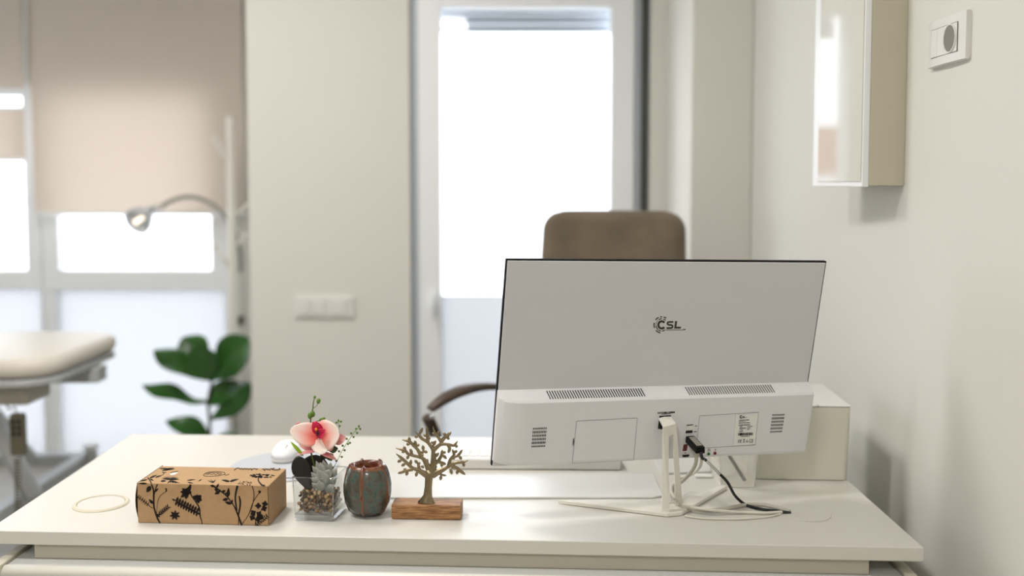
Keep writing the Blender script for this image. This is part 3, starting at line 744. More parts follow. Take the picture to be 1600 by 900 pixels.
# side flaps tucked in: thin curved sheets at both ends and a dark edge at the right front
bm = BM(); q = []
for k in range(7):
    s = k / 6; q.append(A - ex * (.0012 + .005 * math.sin(PI * s) * (1 - s * .3)) + ey * .004 + UPV * (.008 + (hb - .008) * s))
vsA = [bm.verts.new(p) for p in q]; vsB = [bm.verts.new(p + ey * .11 + ex * .0 ) for p in q]
for k in range(6): bm.faces.new((vsA[k], vsA[k + 1], vsB[k + 1], vsB[k]))
newobj('end_flap', bm, M['kraft_in'], bx, solid=.0008)
bm = BM(); tube(bm, [B + nf * .0003 + UPV * .003 - ex * .0014, B + nf * .0008 + UPV * hb * .5 - ex * .0008, B + nf * .0003 + UPV * (hb - .001) - ex * .0016], .0007, 6); newobj('flap_edge', bm, M['kraft_in'], bx)
tF = nf * .0003; tU = UPV * .0003
ZB = ZT + hb + .0007
fF = lambda x, y: onp(x, y, A + nf * .0001, nf)
fT = lambda x, y: on(x, y, ZB)
c3 = lambda x, y: (200 + x / 3.75, 600 + y / 3.75)
cA = lambda x, y: (200 + x / 8.18, 720 + y / 8.18)
cB = lambda x, y: (310 + x / 8.18, 720 + y / 8.18)
bm = BM()
def S(c, pts, w, f=None):
    f = f or fF; sc_ = {c3: 3.75, cA: 8.18, cB: 8.18}[c]
    w = [a / sc_ for a in w] if isinstance(w, (list, tuple)) else w / sc_
    ink_ribbon(bm, [c(*p) for p in pts], w, f, tF if f is fF else tU, 3)
def Lf(c, p0, p1, w, f=None):
    f = f or fF; sc_ = {c3: 3.75, cA: 8.18, cB: 8.18}[c]
    ink_leaf(bm, c(*p0), c(*p1), w / sc_, f, tF if f is fF else tU, 5)
# plant at the left
S(cA, [(300, 300), (325, 370), (330, 450), (330, 560), (345, 640), (375, 730), (410, 795)], [14, 20, 22, 20, 20, 22, 18])
S(cA, [(375, 300), (350, 370), (335, 440)], [16, 12, 10]); Lf(cA, (340, 400), (388, 350), 26)
Lf(cA, (290, 320), (240, 405), 62); Lf(cA, (250, 290), (125, 288), 24); Lf(cA, (325, 550), (265, 490), 36)
S(cA, [(330, 605), (290, 590), (240, 545), (180, 500), (115, 455)], 7)
for x, y in ((135, 465), (155, 482), (180, 500), (205, 520), (228, 540), (255, 560)): Lf(cA, (x, y), (x + 14, y - 34), 12); Lf(cA, (x, y), (x - 20, y + 18), 12)
S(cA, [(365, 680), (372, 590), (385, 500), (420, 440), (488, 392)], 5); Lf(cA, (480, 395), (500, 368), 18)
for x, y in ((470, 352), (488, 346), (502, 354)): Lf(cA, (488, 368), (x, y), 10)
S(cA, [(380, 715), (420, 670), (470, 625), (520, 590)], 8)
for k in range(6):
    x, y = 400 + k * 21, 690 - k * 18
    Lf(cA, (x, y), (x + 2, y - 55), 15); Lf(cA, (x, y), (x + 45, y - 8), 14)
Lf(cA, (365, 680), (410, 720), 34)
# loose blossom
for a in range(7):
    t_ = a * 2 * PI / 7 + .3; Lf(cA, (600, 695), (600 + 72 * math.cos(t_), 695 + 68 * math.sin(t_)), 30)
# second plant with big flowers
S(cA, [(795, 300), (790, 360), (810, 440), (870, 530), (915, 610), (920, 700), (940, 760), (946, 812)], [12, 12, 14, 14, 16, 14, 10, 8])
for p in ((665, 395), (672, 470), (740, 495), (770, 440), (690, 350), (745, 345), (815, 400), (810, 300)): Lf(cA, (755, 405), p, 52)
for p in ((940, 440), (945, 510), (905, 545), (850, 480), (880, 430), (830, 450)): Lf(cA, (890, 480), p, 56)
S(cA, [(920, 680), (860, 640), (780, 600), (680, 545), (570, 490)], [12, 10, 10, 10, 16])
for k in range(9):
    x, y = 620 + k * 33, 520 + k * 17
    Lf(cA, (x, y), (x + 22, y - 62), 34); Lf(cA, (x, y), (x - 12, y + 56), 28); Lf(cA, (x, y), (x + 50, y + 46), 20)
Lf(cA, (600, 510), (565, 488), 20)
# right plant
S(cB, [(180, 310), (230, 350), (290, 390), (350, 440), (400, 500), (445, 560), (480, 630), (520, 730), (555, 830)], [18, 20, 18, 14, 14, 12, 16, 22, 24])
for a, b, w in (((200, 330), (150, 310), 30), ((230, 350), (262, 288), 26), ((250, 380), (205, 360), 40), ((280, 390), (205, 425), 44), ((300, 400), (350, 380), 36), ((340, 440), (360, 400), 24), ((375, 470), (388, 340), 44), ((380, 490), (305, 500), 44), ((430, 550), (335, 525), 40), ((425, 545), (436, 490), 24), ((390, 400), (400, 440), 20)): Lf(cB, a, b, w)
S(cB, [(500, 320), (480, 400), (472, 480), (480, 560), (490, 640)], [28, 24, 20, 20, 24]); S(cB, [(520, 450), (535, 520), (530, 600), (510, 690)], [14, 24, 20, 20])
S(cB, [(685, 320), (705, 380), (710, 470), (680, 600), (640, 690)], 9); S(cB, [(560, 805), (640, 690), (690, 550), (740, 460), (785, 400)], 7)
for p in ((760, 385), (780, 372), (805, 385), (800, 410), (770, 425)): Lf(cB, (783, 400), p, 14)
S(cB, [(515, 700), (513, 820)], 8)
for cx, cy in ((765, 575), (850, 550), (840, 610), (700, 665), (690, 725), (775, 680), (760, 745), (800, 720)):
    for a in range(4):
        t_ = a * PI / 2 + cx; Lf(cB, (cx, cy), (cx + 42 * math.cos(t_), cy + 42 * math.sin(t_)), 38)
S(cB, [(735, 830), (770, 790), (830, 760), (885, 700)], 8)
for k in range(7):
    x, y = 740 + k * 22, 815 - k * 17
    Lf(cB, (x, y), (x - 12, y - 42), 15); Lf(cB, (x, y), (x + 40, y + 14), 14)
S(cB, [(725, 828), (735, 770), (770, 700), (830, 580)], 8)
newobj('front_print', bm, M['ink'], bx)
bm = BM()
# top print
S(cA, [(298, 290), (280, 250), (250, 215)], 14, fT); Lf(cA, (250, 240), (150, 262), 18, fT); Lf(cA, (270, 225), (375, 180), 22, fT); Lf(cA, (345, 215), (440, 185), 18, fT)
Lf(cA, (280, 230), (330, 255), 18, fT); S(cA, [(440, 185), (460, 160), (435, 140)], 6, fT); S(cA, [(440, 150), (490, 150)], 6, fT)
for p, q_, w in (((430, 125), (590, 92), 26), ((400, 102), (500, 96), 14), ((470, 110), (600, 105), 20)): Lf(cA, p, q_, w, fT)
S(cA, [(540, 158), (580, 145), (640, 136)], 6, fT); Lf(cA, (415, 262), (490, 255), 24, fT)
for k in range(13): t_ = -2.9 + k * .24; Lf(cA, (540, 245), (540 + 105 * math.cos(t_) * 1.1, 245 + 46 * math.sin(t_) - 4), 8, fT)
for k in range(5): Lf(cA, (545, 250), (500 + k * 42, 290), 14, fT)
Lf(cA, (755, 250), (860, 240), 14, fT); Lf(cA, (900, 262), (945, 236), 12, fT); Lf(cA, (760, 275), (835, 288), 16, fT)
for k in range(4): Lf(cB, (190, 285), (120 + k * 34, 250 - (k % 2) * 14), 11, fT)
Lf(cB, (400, 262), (292, 246), 24, fT); Lf(cB, (400, 262), (515, 234), 24, fT); Lf(cB, (400, 262), (345, 270), 14, fT); Lf(cB, (400, 262), (450, 266), 14, fT)
for k in range(60):
    a = random.random() * 2 * PI; r_ = random.random() ** .5; x, y = 590 + 98 * r_ * math.cos(a), 285 + 34 * r_ * math.sin(a); Lf(cB, (x, y), (x + 9, y + 4), 7, fT)
for k in range(40):
    a = random.random() * 2 * PI; r_ = random.random() ** .5; x, y = 795 + 145 * r_ * math.cos(a), 190 + 24 * r_ * math.sin(a); Lf(cB, (x, y), (x + 40, y + 5), 13, fT)
S(cB, [(765, 215), (770, 260), (810, 310), (850, 318)], [16, 14, 18, 20], fT)
S(cB, [(60, 185), (110, 150), (220, 138), (330, 150), (330, 175), (220, 195), (100, 198), (60, 185)], 5, fT)
S(cB, [(90, 175), (140, 155), (220, 150), (290, 160)], 4, fT); S(cB, [(110, 178), (150, 165), (170, 178), (200, 162), (220, 178), (250, 162), (265, 178), (300, 165)], 5, fT)
S(cB, [(335, 160), (345, 185), (395, 170)], 5, fT)
# handwriting, upside down along the back edge
S(cB, [(1030, 95), (1045, 108), (1010, 118), (960, 116), (945, 102), (975, 96)], 10, fT)
S(cB, [(945, 118), (925, 95), (915, 122), (890, 104), (880, 118), (860, 100), (845, 130), (835, 104), (815, 112)], 9, fT)
S(cB, [(760, 100), (740, 112), (720, 98), (700, 112)], 8, fT)
S(cB, [(690, 96), (680, 122), (665, 100), (640, 114), (625, 98), (610, 112), (590, 98), (575, 112), (555, 100), (535, 108), (515, 92), (490, 98), (455, 122)], 9, fT)
newobj('top_print', bm, M['ink'], bx)
bm = BM(); ink_poly(bm, [cA(535, 165), cA(600, 150), cA(645, 150), cA(590, 180), cA(545, 182)], fT, tU); newobj('silver_mark', bm, mat('silver_foil', '#e9e9ea', .2), bx)

# ------------------------------------------------------------------ glass cube vase with pebbles, orchid, succulent
gz = ZT + .08
gF0, gF1, gB1 = on(456.7, 744.4, gz), on(523.3, 747.2, gz), on(542, 729.4, gz)
gx = (gF1 - gF0); gw = gx.length; gx.normalize(); gy = UPV.cross(gx).normalized(); gy = gy if gy.y > 0 else -gy
gc = (gF0 + gB1) / 2; gc.z = ZT + .0006
GH = gz - gc.z; hw = gw / 2
gv = thing('glass_vase', 'square clear glass vase filled with brown pebbles', 'vase', tuple(gc))
def gp(a, b, h, k=1): return gc + gx * a * k + gy * b * k + UPV * h
bm = BM()
def ring(r, h, rr=.003):
    return [bm.verts.new(gp(x, y, h)) for x, y in rrect(-r, r, -r, r, rr, 3)]
prof = [(hw * .91, 0), (hw * .93, .003), (hw * .97, GH * .5), (hw, GH - .0006), (hw - .0006, GH), (hw - .0028, GH), (hw * .97 - .0034, GH * .5), (hw * .93 - .004, .011)]
def shell(rs, close):
    bm_ = bm
    for i in range(len(rs) - 1):
        n = len(rs[i])
        for k in range(n): bm_.faces.new((rs[i][k], rs[i][(k + 1) % n], rs[i + 1][(k + 1) % n], rs[i + 1][k]))
    if close: bm_.faces.new(rs[0][::-1]); bm_.faces.new(rs[-1])
bb = .0105
rs = [ring(r, h) for r, h in [(hw * .935, bb), (hw * .97, GH * .5), (hw, GH - .0006), (hw - .0006, GH), (hw - .0028, GH), (hw * .97 - .0034, GH * .5), (hw * .935 - .004, bb)]]
shell(rs, False)
for k in range(len(rs[0])): bm.faces.new((rs[0][k], rs[0][(k + 1) % len(rs[0])], rs[-1][(k + 1) % len(rs[0])], rs[-1][k]))
newobj('glass_wall', bm, M['clearwall'], gv, smooth=False)
bm = BM(); rs = [ring(r, h) for r, h in [(hw * .90, 0), (hw * .925, .0025), (hw * .932, bb - .0004)]]; shell(rs, True)
newobj('thick_base', bm, M['clear'], gv, smooth=False)
bm = BM(); cs_ = [gp(a * (hw - .0015), b * (hw - .0015), GH - .0006) for a, b in ((-1, -1), (1, -1), (1, 1), (-1, 1))]; cb_ = [gp(a * (hw * .93 - .002), b * (hw * .93 - .002), bb + .001) for a, b in ((-1, -1), (1, -1), (1, 1), (-1, 1))]
for k in range(4): tube(bm, [cs_[k], cs_[(k + 1) % 4]], .0011, 8); tube(bm, [cs_[k], cb_[k]], .0012, 8)
newobj('polished_edges', bm, M['clear'], gv, smooth=True)
# pebbles
bm = BM(); tv = []; random.seed(11); vals = []
pr_ = hw * .93 - .0068
lay = 0; z = .0155
while z < .053:
    n = 8
    for i in range(n):
        for j in range(n):
            x = -pr_ + 2 * pr_ * (i + .5 * (lay % 2)) / (n - .5) + random.uniform(-.001, .001); y = -pr_ + 2 * pr_ * (j + .5 * (lay % 2)) / (n - .5) + random.uniform(-.001, .001)
            if abs(x) > pr_ or abs(y) > pr_: continue
            if z > .040 and (x * .9 > (.055 - z) * 1.9): continue
            inner = abs(x) < pr_ * .55 and abs(y) < pr_ * .55
            if inner and z < .035: continue
            T = Matrix.Rotation(random.random() * 6, 4, 'X') @ Matrix.Rotation(random.random() * 6, 4, 'Y')
            r_ = random.uniform(.0037, .0049)
            ret = ball(bm, gp(x, y, z), r_, 2, (1, random.uniform(.7, .95), random.uniform(.6, .85)), T)
            v = random.random(); vals += [v] * len(ret['verts'])
    z += .0063; lay += 1
o = newobj('decorative_pebbles', bm, attr_mat('pebble_colours', [(0, '#3a2b1e'), (.3, '#644a30'), (.6, '#8f6f4a'), (.8, '#b3905f'), (.93, '#d2b68e'), (1, '#8a6a48')], .4), smooth=True)
setattr_t(o, vals); ctr(o); tag(o, 'small brown and tan pebbles filling the square glass vase', 'pebbles', kind='stuff')

def petal_mesh(bm, vals, base, tip, normal, width, cup=.15, bend=.0, shape=.9, nu=10, nv=8, wave=0, twist=0, pw=.8):
    """broad leaf or petal from base to tip; vals collects 0..1 along it"""
    base, tip = Vector(base), Vector(tip); d = tip - base; L_ = d.length; t = d.normalized()
    n_ = (Vector(normal) - t * Vector(normal).dot(t)).normalized(); s_ = t.cross(n_).normalized(); g = []
    for i in range(nu + 1):
        a = i / nu; wd = width / 2 * max(.03, math.sin(PI * min(1, a ** shape * .97 + .015)) ** pw)
        row = []
        for j in range(nv + 1):
            b = j / nv * 2 - 1
            p = base + t * L_ * a + s_ * wd * b + n_ * (cup * wd * b * b + bend * L_ * math.sin(PI * a) + wave * L_ * math.sin(a * 9 + b * 3) * abs(b))
            row.append(bm.verts.new(p)); vals.append(a * .8 + abs(b) * .25)
        g.append(row)
    for i in range(nu):
        for j in range(nv): bm.faces.new((g[i][j], g[i + 1][j], g[i + 1][j + 1], g[i][j + 1]))
c5 = lambda x, y, Y: at(440 + x / 8.18, 610 + y / 8.18, Y)
c6 = lambda x, y, Y: at(440 + x / 7.2, 700 + y / 7.2, Y)
YF = gc.y
orc = thing('orchid', 'artificial orchid with one pink and white bloom standing in the glass vase', 'flower', (gc.x, gc.y, ZT + .05))
PINK = attr_mat('orchid_petal', [(0, '#c8283c'), (.2, '#ee6a60'), (.42, '#f5a89c'), (.66, '#f4d3ca'), (1, '#f3e8de')], .55, noise=.12, nscale=300, sub=.0)
PINK2 = attr_mat('orchid_dark_petal', [(0, '#a8404c'), (.5, '#cf7f80'), (1, '#e8b4ae')], .55)
WHT = attr_mat('orchid_white_petal', [(0, '#f0b4a8'), (.4, '#f4ded4'), (1, '#f7f0e6')], .55)
CR = attr_mat('orchid_lip', [(0, '#7a0c2a'), (.5, '#d3194c'), (1, '#e8406a')], .4)
def pet(m, b, bY, t_, tY, n_, w, name='petal', **k):
    bm = BM(); v = []; petal_mesh(bm, v, c5(*b, bY), c5(*t_, tY), n_, w, **k)
    o = newobj(name, bm, m, orc, smooth=True, solid=.0005); setattr_t(o, v); return o
PX = 1 / 8.18 * .00118   # metres per crop pixel
FY = YF - .012
pet(PINK2, (640, 640), FY + .006, (822, 600), FY + .012, (0, -1, .2), 150 * PX, cup=.25)
pet(PINK2, (430, 770), FY + .008, (222, 690), FY + .012, (0, -1, .5), 80 * PX)
pet(PINK2, (560, 640), FY + .006, (640, 770), FY + .01, (0, -1, .2), 150 * PX)
pet(PINK2, (470, 790), FY + .004, (705, 892), FY + .0, (0, -.4, 1), 90 * PX, cup=.1, bend=.06)
pet(PINK2, (450, 780), FY + .004, (190, 822), FY + .0, (0, -.4, 1), 70 * PX, cup=.1, bend=.05)
pet(PINK, (470, 600), FY, (112, 505), FY - .010, (.1, -1, .25), 300 * PX, cup=.06, bend=.04, shape=.7, pw=.6, nu=16)
pet(PINK, (470, 590), FY, (735, 530), FY - .008, (-.1, -1, .2), 380 * PX, cup=.05, bend=.04, shape=.72, pw=.55, nu=16)
pet(WHT, (470, 620), FY - .002, (535, 812), FY - .012, (0, -1, .1), 230 * PX, cup=.08, shape=.65, pw=.55)
# lip
pet(CR, (480, 560), FY - .006, (400, 400), FY - .012, (.2, -1, .1), 110 * PX, 'lip', cup=.6)
pet(CR, (450, 590), FY - .008, (560, 500), FY - .016, (-.2, -1, .1), 120 * PX, 'lip', cup=.6)
pet(CR, (500, 540), FY - .004, (430, 395), FY - .008, (0, -1, 0), 120 * PX, 'lip', cup=.5)
bm = BM(); ball(bm, c5(440, 498, FY - .017), .0026, 2, (1, 1, 1.1)); newobj('flower_centre', bm, mat('orchid_yellow', '#d98a2b', .5), orc, smooth=True)
bm = BM(); ball(bm, c5(462, 545, FY - .016), .0030, 2, (1, .8, 1.3)); newobj('flower_centre', bm, mat('orchid_dark_centre', '#43102a', .5), orc, smooth=True)
bm = BM(); v = []
for p in ((170, 440), (200, 400), (235, 410), (185, 420)): petal_mesh(bm, v, c5(215, 440, FY + .012), c5(*p, FY + .012), (0, -1, 0), 45 * PX, nu=4, nv=3)
o = newobj('petal', bm, PINK2, orc, smooth=True, solid=.0004); setattr_t(o, v)
GST = mat('orchid_stem_green', '#5a6b2c', .5, noise=.15, nscale=80)
BUD = mat('bud_green', '#5b7a2e', .5, noise=.2, nscale=150)
bm = BM(); tube(bm, smooth_pts([gp(0, 0, .046), c5(375, 790, YF), c5(340, 640, YF), c5(368, 480, YF), c5(372, 360, YF), c5(395, 260, YF), c5(408, 150, YF), c5(425, 88, YF)]), [.0018, .0015, .0014, .0011, .0007], 8)
tube(bm, smooth_pts([c5(400, 230, YF), c5(440, 205, YF), c5(465, 165, YF)]), .0006, 6); tube(bm, smooth_pts([c5(440, 400, YF - .002), c5(470, 385, YF - .004)]), .0008, 6)
newobj('flower_stem', bm, GST, orc, smooth=True)
def bud(x, y, r1, r2, ang, Y=None):
    bm = BM(); ball(bm, c5(x, y, (Y or YF) - .001), 1, 2, (r1, r1, r2), Matrix.Rotation(ang, 4, 'Y')); newobj('bud', bm, BUD, orc, smooth=True)
bud(366, 320, 33 * PX, 48 * PX, .1); bud(402, 300, 26 * PX, 45 * PX, -.1, YF + .002); bud(472, 137, 26 * PX, 38 * PX, .25); bud(518, 370, 25 * PX, 46 * PX, 1.2); bud(424, 86, 17 * PX, 22 * PX, .2)
bm = BM(); v = []; petal_mesh(bm, v, c5(278, 838, YF - .01), c5(116, 655, YF - .014), (.4, -1, .3), 44 * PX, cup=.3); newobj('bright_leaf', bm, mat('lime_leaf', '#94b52a', .45), orc, smooth=True, solid=.0006)
DKL = mat('dark_leaf', '#1c1917', .42, noise=.2, nscale=120)
bm = BM(); v = []; petal_mesh(bm, v, c6(300, 470, YF - .012), c6(175, 95, YF - .014), (.1, -1, .1), 205 / 7.2 * .00118, cup=.2, shape=1.5, pw=.6, nu=14); newobj('dark_leaf', bm, DKL, orc, smooth=True, solid=.0008)
bm = BM(); v = []; petal_mesh(bm, v, c6(300, 440, YF + .0), c6(420, 85, YF + .004), (.1, -1, .1), 330 / 7.2 * .00118, cup=.2, shape=1.3, pw=.5, nu=14); newobj('dark_leaf', bm, DKL, orc, smooth=True, solid=.0008)
# berry sprigs
SPR = mat('sprig_green', '#8fa552', .5); BER = mat('berry_green', '#55752c', .5)
def sprig(pts, berries, Y):
    bm = BM(); tube(bm, smooth_pts([c5(*p, Y) for p in pts]), .0006, 6); st_ = newobj('berry_sprig', bm, SPR, orc, smooth=True)
    bm = BM()
    for (x, y) in berries:
        ball(bm, c5(x, y, Y - .001), .0021, 2)
        P = smooth_pts([c5(*p, Y) for p in pts]); c = c5(x, y, Y); q = min(P, key=lambda k: (k - c).length); tube(bm, [c, q], .0004, 5)
    ob = newobj('berry', bm, BER, orc, smooth=True)
sprig([(640, 1040), (680, 960), (720, 880), (780, 760), (830, 680), (890, 590), (940, 520), (1000, 460)], [(655, 985), (700, 900), (770, 850), (733, 777), (805, 765), (780, 705), (850, 685), (875, 670), (832, 618), (920, 596), (888, 548), (966, 543), (952, 490), (1005, 492), (988, 457)], YF + .006)
sprig([(640, 900), (680, 700), (720, 540), (735, 470), (720, 400)], [(700, 412), (758, 398), (726, 385), (742, 456), (730, 540), (690, 620)], YF + .014)
bm = BM(); v = []
for p in ((600, 760, 720, 740), (600, 800, 640, 900), (560, 800, 520, 880)): petal_mesh(bm, v, c5(p[0], p[1], YF + .006), c5(p[2], p[3], YF + .004), (0, -1, 0), 100 * PX)
newobj('green_leaf', bm, mat('dull_green_leaf', '#3f4a2a', .5), orc, smooth=True, solid=.0006)
# succulent
suc = thing('succulent', 'small grey green artificial succulent rosette in the glass vase', 'plant', tuple(gp(.01, -.01, .045)))
SUC = attr_mat('succulent_leaf', [(0, '#66706a'), (.55, '#a0a69e'), (.85, '#bab9b0'), (1, '#7a5055')], .5, noise=.12, nscale=120)
bm = BM(); v = []
ys = YF - .016
def sl(b, t_, w, dy0=0, dy1=-.01):
    bmv = len(v); petal_mesh(bm, v, c6(*b, ys + dy0), c6(*t_, ys + dy1), (0, -1, -.1), w / 7.2 * .00118, cup=-.45, bend=-.06, shape=.75, nu=8, nv=6, pw=1.15)
for b, t_, w, a0_, a1_ in (((480, 330), (470, 135), 110, .004, .004), ((450, 330), (388, 145), 90, .003, .002), ((510, 330), (555, 165), 90, .004, .004), ((440, 350), (345, 200), 90, .002, -.002), ((530, 360), (620, 235), 100, .004, .002), ((470, 340), (435, 160), 90, .0, -.004), ((500, 350), (545, 235), 100, -.001, -.005), ((470, 400), (405, 235), 110, -.002, -.008), ((420, 420), (335, 270), 90, .0, -.005), ((500, 420), (470, 260), 100, -.004, -.009),
    ((460, 430), (330, 335), 110, .0, -.006), ((490, 440), (620, 330), 110, .002, -.003), ((440, 500), (425, 365), 110, -.004, -.010), ((480, 500), (590, 420), 110, .0, -.006), ((440, 500), (340, 390), 90, .0, -.004), ((450, 530), (380, 460), 90, .0, -.003), ((500, 520), (600, 480), 80, .002, .0)):
    sl(b, t_, w, a0_, a1_)
o = newobj('leaf_rosette', bm, SUC, suc, smooth=True, solid=.0014); setattr_t(o, v)
bm = BM(); tube(bm, [c6(470, 560, ys + .006), c6(478, 380, ys + .006)], [.004, .006], 10); newobj('stem', bm, GST, suc, smooth=True)

# ------------------------------------------------------------------ ribbed ceramic vase
vc = on(575, 803, ZT); vc.z = ZT + .0006
vh = at(577, 727.5, vc.y).z - vc.z
NR = 5; th0 = math.atan2(-1, -.12)
bm = BM(); vals = []
prof = [(.40, 0), (.62, .015), (.80, .09), (.93, .22), (1.0, .42), (1.0, .60), (.93, .78), (.84, .90), (.74, .975), (.62, 1.0), (.54, .985), (.50, .95), (.49, .8), (.55, .5), (.5, .12)]
VR = .0435; seg = 120; rings = []
for i, (r, h) in enumerate(prof):
    row = []
    inner = i > 9
    for k in range(seg):
        a = 2 * PI * k / seg; ph = ((a - th0) * NR / (2 * PI)) % 1.0; ph = min(ph, 1 - ph)     # 0 on a rib
        rib = math.exp(-(ph / .055) ** 2); bul = math.sin(PI * ph) ** .6
        f = (0 if inner else 1) * min(1, h * 14 + .2) * (1 if h < .9 else (1.02 - h) * 8)
        rr = VR * r * (1 + (.085 * rib - .075 * (1 - bul)) * max(0, min(1, f + .3 if not inner else 0)))
        hh = vh * h + (0 if inner else .004 * rib * (1 if h > .85 else 0)) - (.0034 * rib if i < 3 else 0)
        row.append(bm.verts.new(vc + Vector((rr * math.cos(a), rr * math.sin(a), hh + .0036)))); vals.append(min(1, .38 + rib * .55 + (.5 if h > .96 and not inner else 0) + (.6 if inner else 0)))
    rings.append(row)
for i in range(len(rings) - 1):
    for k in range(seg): bm.faces.new((rings[i][k], rings[i][(k + 1) % seg], rings[i + 1][(k + 1) % seg], rings[i + 1][k]))
bm.faces.new(rings[0][::-1]); bm.faces.new(rings[-1])
o = newobj('ceramic_vase', bm, attr_mat('reactive_glaze', [(0, '#2c3838'), (.3, '#46564f'), (.42, '#54483a'), (.55, '#3c4640'), (.78, '#7a4a2a'), (1, '#5e2c1a')], .26, coat=.4, noise=1.3, nscale=90), smooth=True)
setattr_t(o, vals); ctr(o); tag(o, 'round ribbed ceramic vase with dark green and rust brown glaze', 'vase')

# ------------------------------------------------------------------ brass tree on a wooden block
bl0, bl1 = on(611.5, 811.7, ZT), on(720, 813.5, ZT)
hz = at(611, 788.7, bl0.y).z - ZT
tb = on(621.7, 777, ZT + hz); tb2 = on(724, 781, ZT + hz)
tree = thing('tree_ornament', 'brass tree of life ornament on a wooden block', 'ornament', tuple((bl0 + bl1) / 2 + Vector((0, .02, 0))))
WOOD = bpy.data.materials.new('mango_wood'); WOOD.use_nodes = True
N, L = WOOD.node_tree.nodes, WOOD.node_tree.links; p = N['Principled BSDF']; p.inputs['Roughness'].default_value = .5
t = N.new('ShaderNodeTexCoord'); mpn = N.new('ShaderNodeMapping'); mpn.inputs['Scale'].default_value = (12, 90, 200)
n = N.new('ShaderNodeTexNoise'); n.inputs['Scale'].default_value = 3.2; n.inputs['Detail'].default_value = 8
L.new(t.outputs['Object'], mpn.inputs[0]); L.new(mpn.outputs[0], n.inputs['Vector'])
r = N.new('ShaderNodeValToRGB'); e = r.color_ramp.elements; e[0].position = .32; e[0].color = rgb('#6b4729'); e[1].position = .7; e[1].color = rgb('#b98c5c'); q = e.new(.5); q.color = rgb('#94673d')
L.new(n.outputs[0], r.inputs[0]); L.new(r.outputs[0], p.inputs['Base Color'])
bm = BM(); e0 = bl1 - bl0; ed = UPV.cross(e0).normalized() * .042; ed = ed if ed.y > 0 else -ed
prism(bm, [bl0 + z8, bl1 + z8, bl1 + ed + z8, bl0 + ed + z8], UPV * (hz - .0006)); newobj('wooden_block', bm, WOOD, tree, bevel=.0018)
YT = on(668, 786, ZT + hz).y
ct = lambda x, y: at(610 + x / 6.923, 660 + y / 6.923, YT)
k_ = (ct(100, 500) - ct(0, 500)).length / 100
bm = BM(); fx_ = Vector((0, 1, 0))
def br(pts, r0, r1, leafend=True):
    P = smooth_pts([ct(*q) for q in pts], 5)
    if leafend: R = [r0, (r0 + r1) / 2, r1, r1 * 1.0, r1 * .95, r1 * .9, 2]
    else: R = [r0, r1]
    tube(bm, P, [a * k_ * 1.32 for a in R], 8, fx_, .42)
def tw(a, b, r_=11):
    a_, b_ = ct(*a), ct(*b); tube(bm, [a_ + (b_ - a_) * s for s in (0, .25, .5, .75, .92, 1)], [x * k_ * 1.4 for x in (8, r_ * .8, r_ * 1.2, r_ * 1.0, 6, 1.5)], 8, fx_, .36)
tube(bm, [ct(392, 872), ct(392, 862), ct(398, 830), ct(404, 790), ct(410, 700), ct(415, 620), ct(425, 560), ct(430, 520)], [a * k_ for a in (98, 96, 72, 48, 40, 42, 48, 40)], 14, fx_, .5)
TR = [([(400, 575), (350, 545), (290, 512), (240, 495), (195, 455), (165, 425), (130, 395), (100, 370), (60, 338)], 30, 15),
 ([(240, 508), (170, 522), (130, 538), (80, 552)], 16, 13), ([(430, 540), (395, 460), (360, 400), (320, 378), (250, 360), (190, 340), (160, 305), (110, 292), (55, 278)], 30, 13),
 ([(335, 388), (322, 345), (290, 290), (250, 250), (215, 212), (175, 198), (125, 188)], 20, 13),
 ([(445, 560), (465, 450), (465, 350), (455, 290), (420, 235), (390, 205), (340, 175), (310, 140), (265, 98)], 34, 14),
 ([(405, 215), (402, 170), (400, 120), (394, 45)], 16, 14), ([(465, 300), (500, 270), (545, 228), (535, 190), (510, 150), (480, 115), (460, 42)], 22, 13),
 ([(543, 215), (590, 160), (620, 140), (657, 102)], 18, 15), ([(540, 238), (580, 235), (640, 242), (690, 248), (727, 200)], 16, 12),
 ([(475, 455), (520, 412), (555, 350), (560, 295)], 18, 14), ([(515, 424), (560, 440), (602, 455)], 14, 14),
 ([(455, 570), (520, 535), (590, 500), (640, 470), (700, 440), (760, 430), (790, 430), (842, 408)], 32, 15),
 ([(630, 465), (650, 400), (688, 350), (668, 290)], 16, 13), ([(675, 372), (730, 358), (778, 296)], 13, 12), ([(660, 480), (710, 490), (750, 520), (812, 568)], 17, 15),
 ([(480, 545), (520, 552), (560, 568), (607, 575)], 12, 10), ([(620, 245), (640, 280), (626, 332)], 12, 14)]
for P_, a, b in TR: br(P_, a, b)
